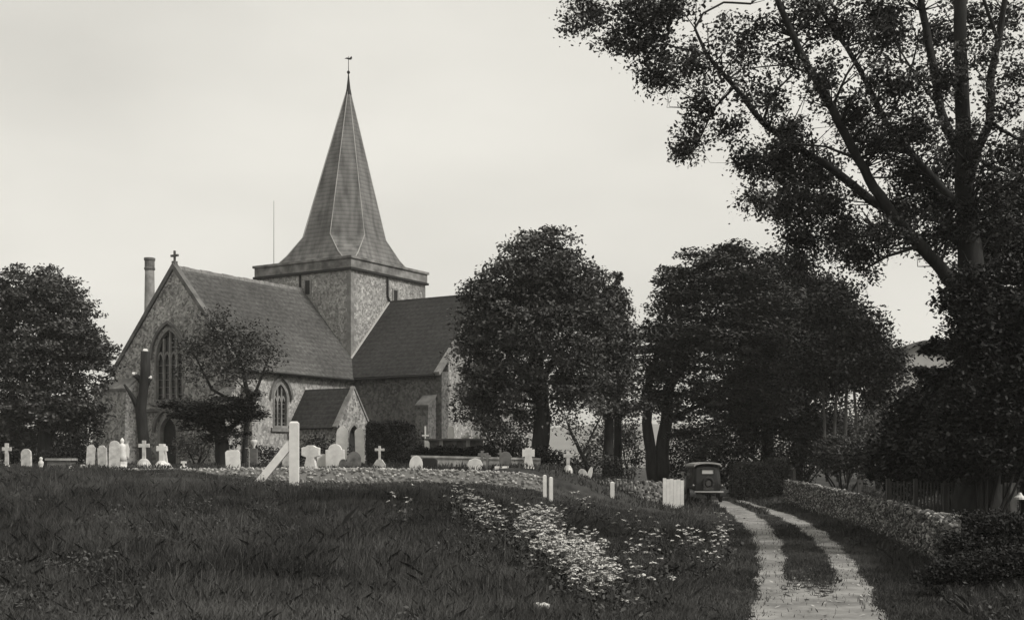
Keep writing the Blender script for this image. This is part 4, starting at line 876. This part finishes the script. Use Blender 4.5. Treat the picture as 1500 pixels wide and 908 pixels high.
k = ~in_path(X,Y,-.03) | (rng.random(len(X)) < .012) | (~in_path(X,Y,-.22) & (rng.random(len(X)) < .1)); X, Y = X[k], Y[k]; roadz = (X > xroad(Y)-1.9) & (X < xroad(Y)+1.9)
clump = (np.sin(X*2.1+np.sin(Y*1.3)*2)+np.sin(Y*2.7+X*.8)) ; keep = (rng.random(len(X)) < .75+.25*np.sign(clump)) & ~roadz
Xa, Ya = X[keep], Y[keep]; lh = clump[keep]
blades(0, Xa, Ya, .07, .30, .0062, 'grass', 'long rough meadow grass covering the foreground bank')
X, Y = X[roadz], Y[roadz]
blades(0, X, Y, .04, .11, .007, 'short_grass', 'short trodden grass between and beside the wheel ruts', .1)
X, Y = scatter(30000, 46.6, 60, 1.0); k = ~in_path(X,Y,0); X, Y = X[k], Y[k]
blades(0, X, Y, .08, .22, .02, 'churchyard_grass', 'rough grass growing around the churchyard gravestones')
X, Y = scatter(5000, 17, 44, 1.1); k = ~in_path(X,Y,.5) & (X < xroad(Y)-2.2); X, Y = X[k], Y[k]
k = (np.sin(X*1.3+2)+np.sin(Y*.9+X*.5)) > .4; blades(0, X[k], Y[k], .25, .48, .0055, 'seeding_grass', 'tall seeding grass stems standing above the meadow', .35, .25)
def docks(n, cond, name, label):
    X, Y = scatter(n, 15, 44, 1.2); k = cond(X,Y); X, Y = X[k], Y[k]; C = []; T = []
    for x, y in zip(X,Y):
        m_ = 46; s = rng.uniform(.08,.2); C.append(np.array((x,y,float(g(x,y))+.14))+rng.normal(size=(m_,3))*np.array((s,s,.08))); T.append(np.full(m_, rng.random()))
    tag(leaves(name, np.concatenate(C), .06, np.concatenate(T), M['leafd'], None, .3), label, 'weeds', kind='stuff')
docks(900, lambda X,Y: (~in_path(X,Y,.4)) & (X < xroad(Y)-2) & ((np.sin(X*.8+1)+np.sin(Y*.5+X*.3+2)) > .2), 'weeds', 'broad leaved dark weeds growing through the meadow grass')
docks(1100, lambda X,Y: (~in_path(X,Y,.5)) & (X > xroad(Y)+1.9) & (Y > 15), 'verge_weeds', 'dark ivy and weeds on the verge below the roadside wall')

# ---------------------------------------------------------------- cow parsley
def parsley(name, label, samples):
    V = []; ST = MB(); UV = []; LC = []; LT = []
    root = thing(name, label, 'wild flowers'); root['kind'] = 'stuff'
    for px, py in samples:
        x, y = hit(px, py+22); z = float(g(x,y))
        if in_path(np.array(x),np.array(y),.3) or y > 44: continue
        for k in range(random.choice((1,2,2,3))):
            h = random.uniform(.32,.75); ex, ey = x+random.uniform(-.18,.18), y+random.uniform(-.18,.18)
            ST.tube([(x,y,z-.02),((x+ex)/2,(y+ey)/2,z+h*.55),(ex,ey,z+h)], [.008,.006,.004], 3)
            R = random.uniform(.02,.07); nn = 16; tl = rng.normal(0,.18,2)
            r_ = R*np.sqrt(rng.random(nn)); a = rng.uniform(0,2*math.pi,nn); dx, dy = r_*np.cos(a), r_*np.sin(a)
            UV.append(np.stack([ex+dx, ey+dy, z+h+.03-(r_/R)**2*.02+dx*tl[0]+dy*tl[1]],1))
        m_ = 26; LC.append(np.array((x,y,z+.24))+rng.normal(size=(m_,3))*np.array((.16,.16,.13))); LT.append(np.full(m_, rng.random()))
    C = np.concatenate(UV); o = leaves('umbels', C, .05, rng.random(len(C)), M['umbel'], root, 1.6)
    leaves('fern_leaves', np.concatenate(LC), .075, np.concatenate(LT), M['leafd'], root, .3); ST.build('stems', M['stem'], root)
def poly(spec): 
    out = []
    for (x0,y0,x1,y1,wx,wy,n) in spec:
        for i in range(n):
            t = random.random(); out.append((x0+(x1-x0)*t+random.gauss(0,wx), y0+(y1-y0)*t+random.gauss(0,wy)))
    return out
parsley('cow_parsley', 'main drift of white cow parsley running down the grassy bank', poly([(668,724,735,780,9,6,80),(765,762,820,768,12,5,70),(775,775,855,862,15,10,230),(830,805,880,830,10,7,50),(850,850,900,885,12,8,75)]))
parsley('cow_parsley', 'small clump of white cow parsley near the track bend', poly([(985,796,1062,803,10,5,24),(1035,812,1050,824,6,4,6)]))
parsley('cow_parsley', 'sparse white cow parsley heads scattered between drift and track', poly([(850,735,870,740,10,4,10),(915,758,960,785,14,8,12),(925,815,960,880,22,20,18),(1045,765,1080,775,9,6,8),(585,740,600,755,8,8,4)]))
for i,(px,py,s,lb) in enumerate(((788,899,.06,'left bright lump of white litter low in the grass'),(797,902,.07,'right bright lump of white litter low in the grass'))):
    x, y = hit(px,py+4); r = thing('litter', lb, 'litter', (x,y,float(g(x,y))), .4*i, 'white litter in the grass')
    V = IV*np.array((s*1.3,s,s*.8))*rng.uniform(.75,1.25,(len(IV),1))+np.array((0,0,.16)); MB().add(V.tolist(), IF.tolist()).build('crumpled_paper', M['marble'], r)
S.cycles.max_bounces = 4; S.cycles.diffuse_bounces = 2; S.cycles.glossy_bounces = 2; S.cycles.transmission_bounces = 2

hb = MB(); hb.box(-3900,3900,-3900,4200,-3,75); hz_ = hb.build('haze', None); hz_['kind'] = 'stuff'; hz_['label'] = 'thin even summer haze over the whole churchyard'
hm = bpy.data.materials.new('air'); hm.use_nodes = True; n_ = hm.node_tree.nodes; n_.clear()
vo = n_.new('ShaderNodeVolumePrincipled'); vo.inputs['Density'].default_value = .0004; vo.inputs['Color'].default_value = (.9,.89,.85,1); ou = n_.new('ShaderNodeOutputMaterial')
hm.node_tree.links.new(vo.outputs[0], ou.inputs['Volume']); hz_.data.materials.append(hm)
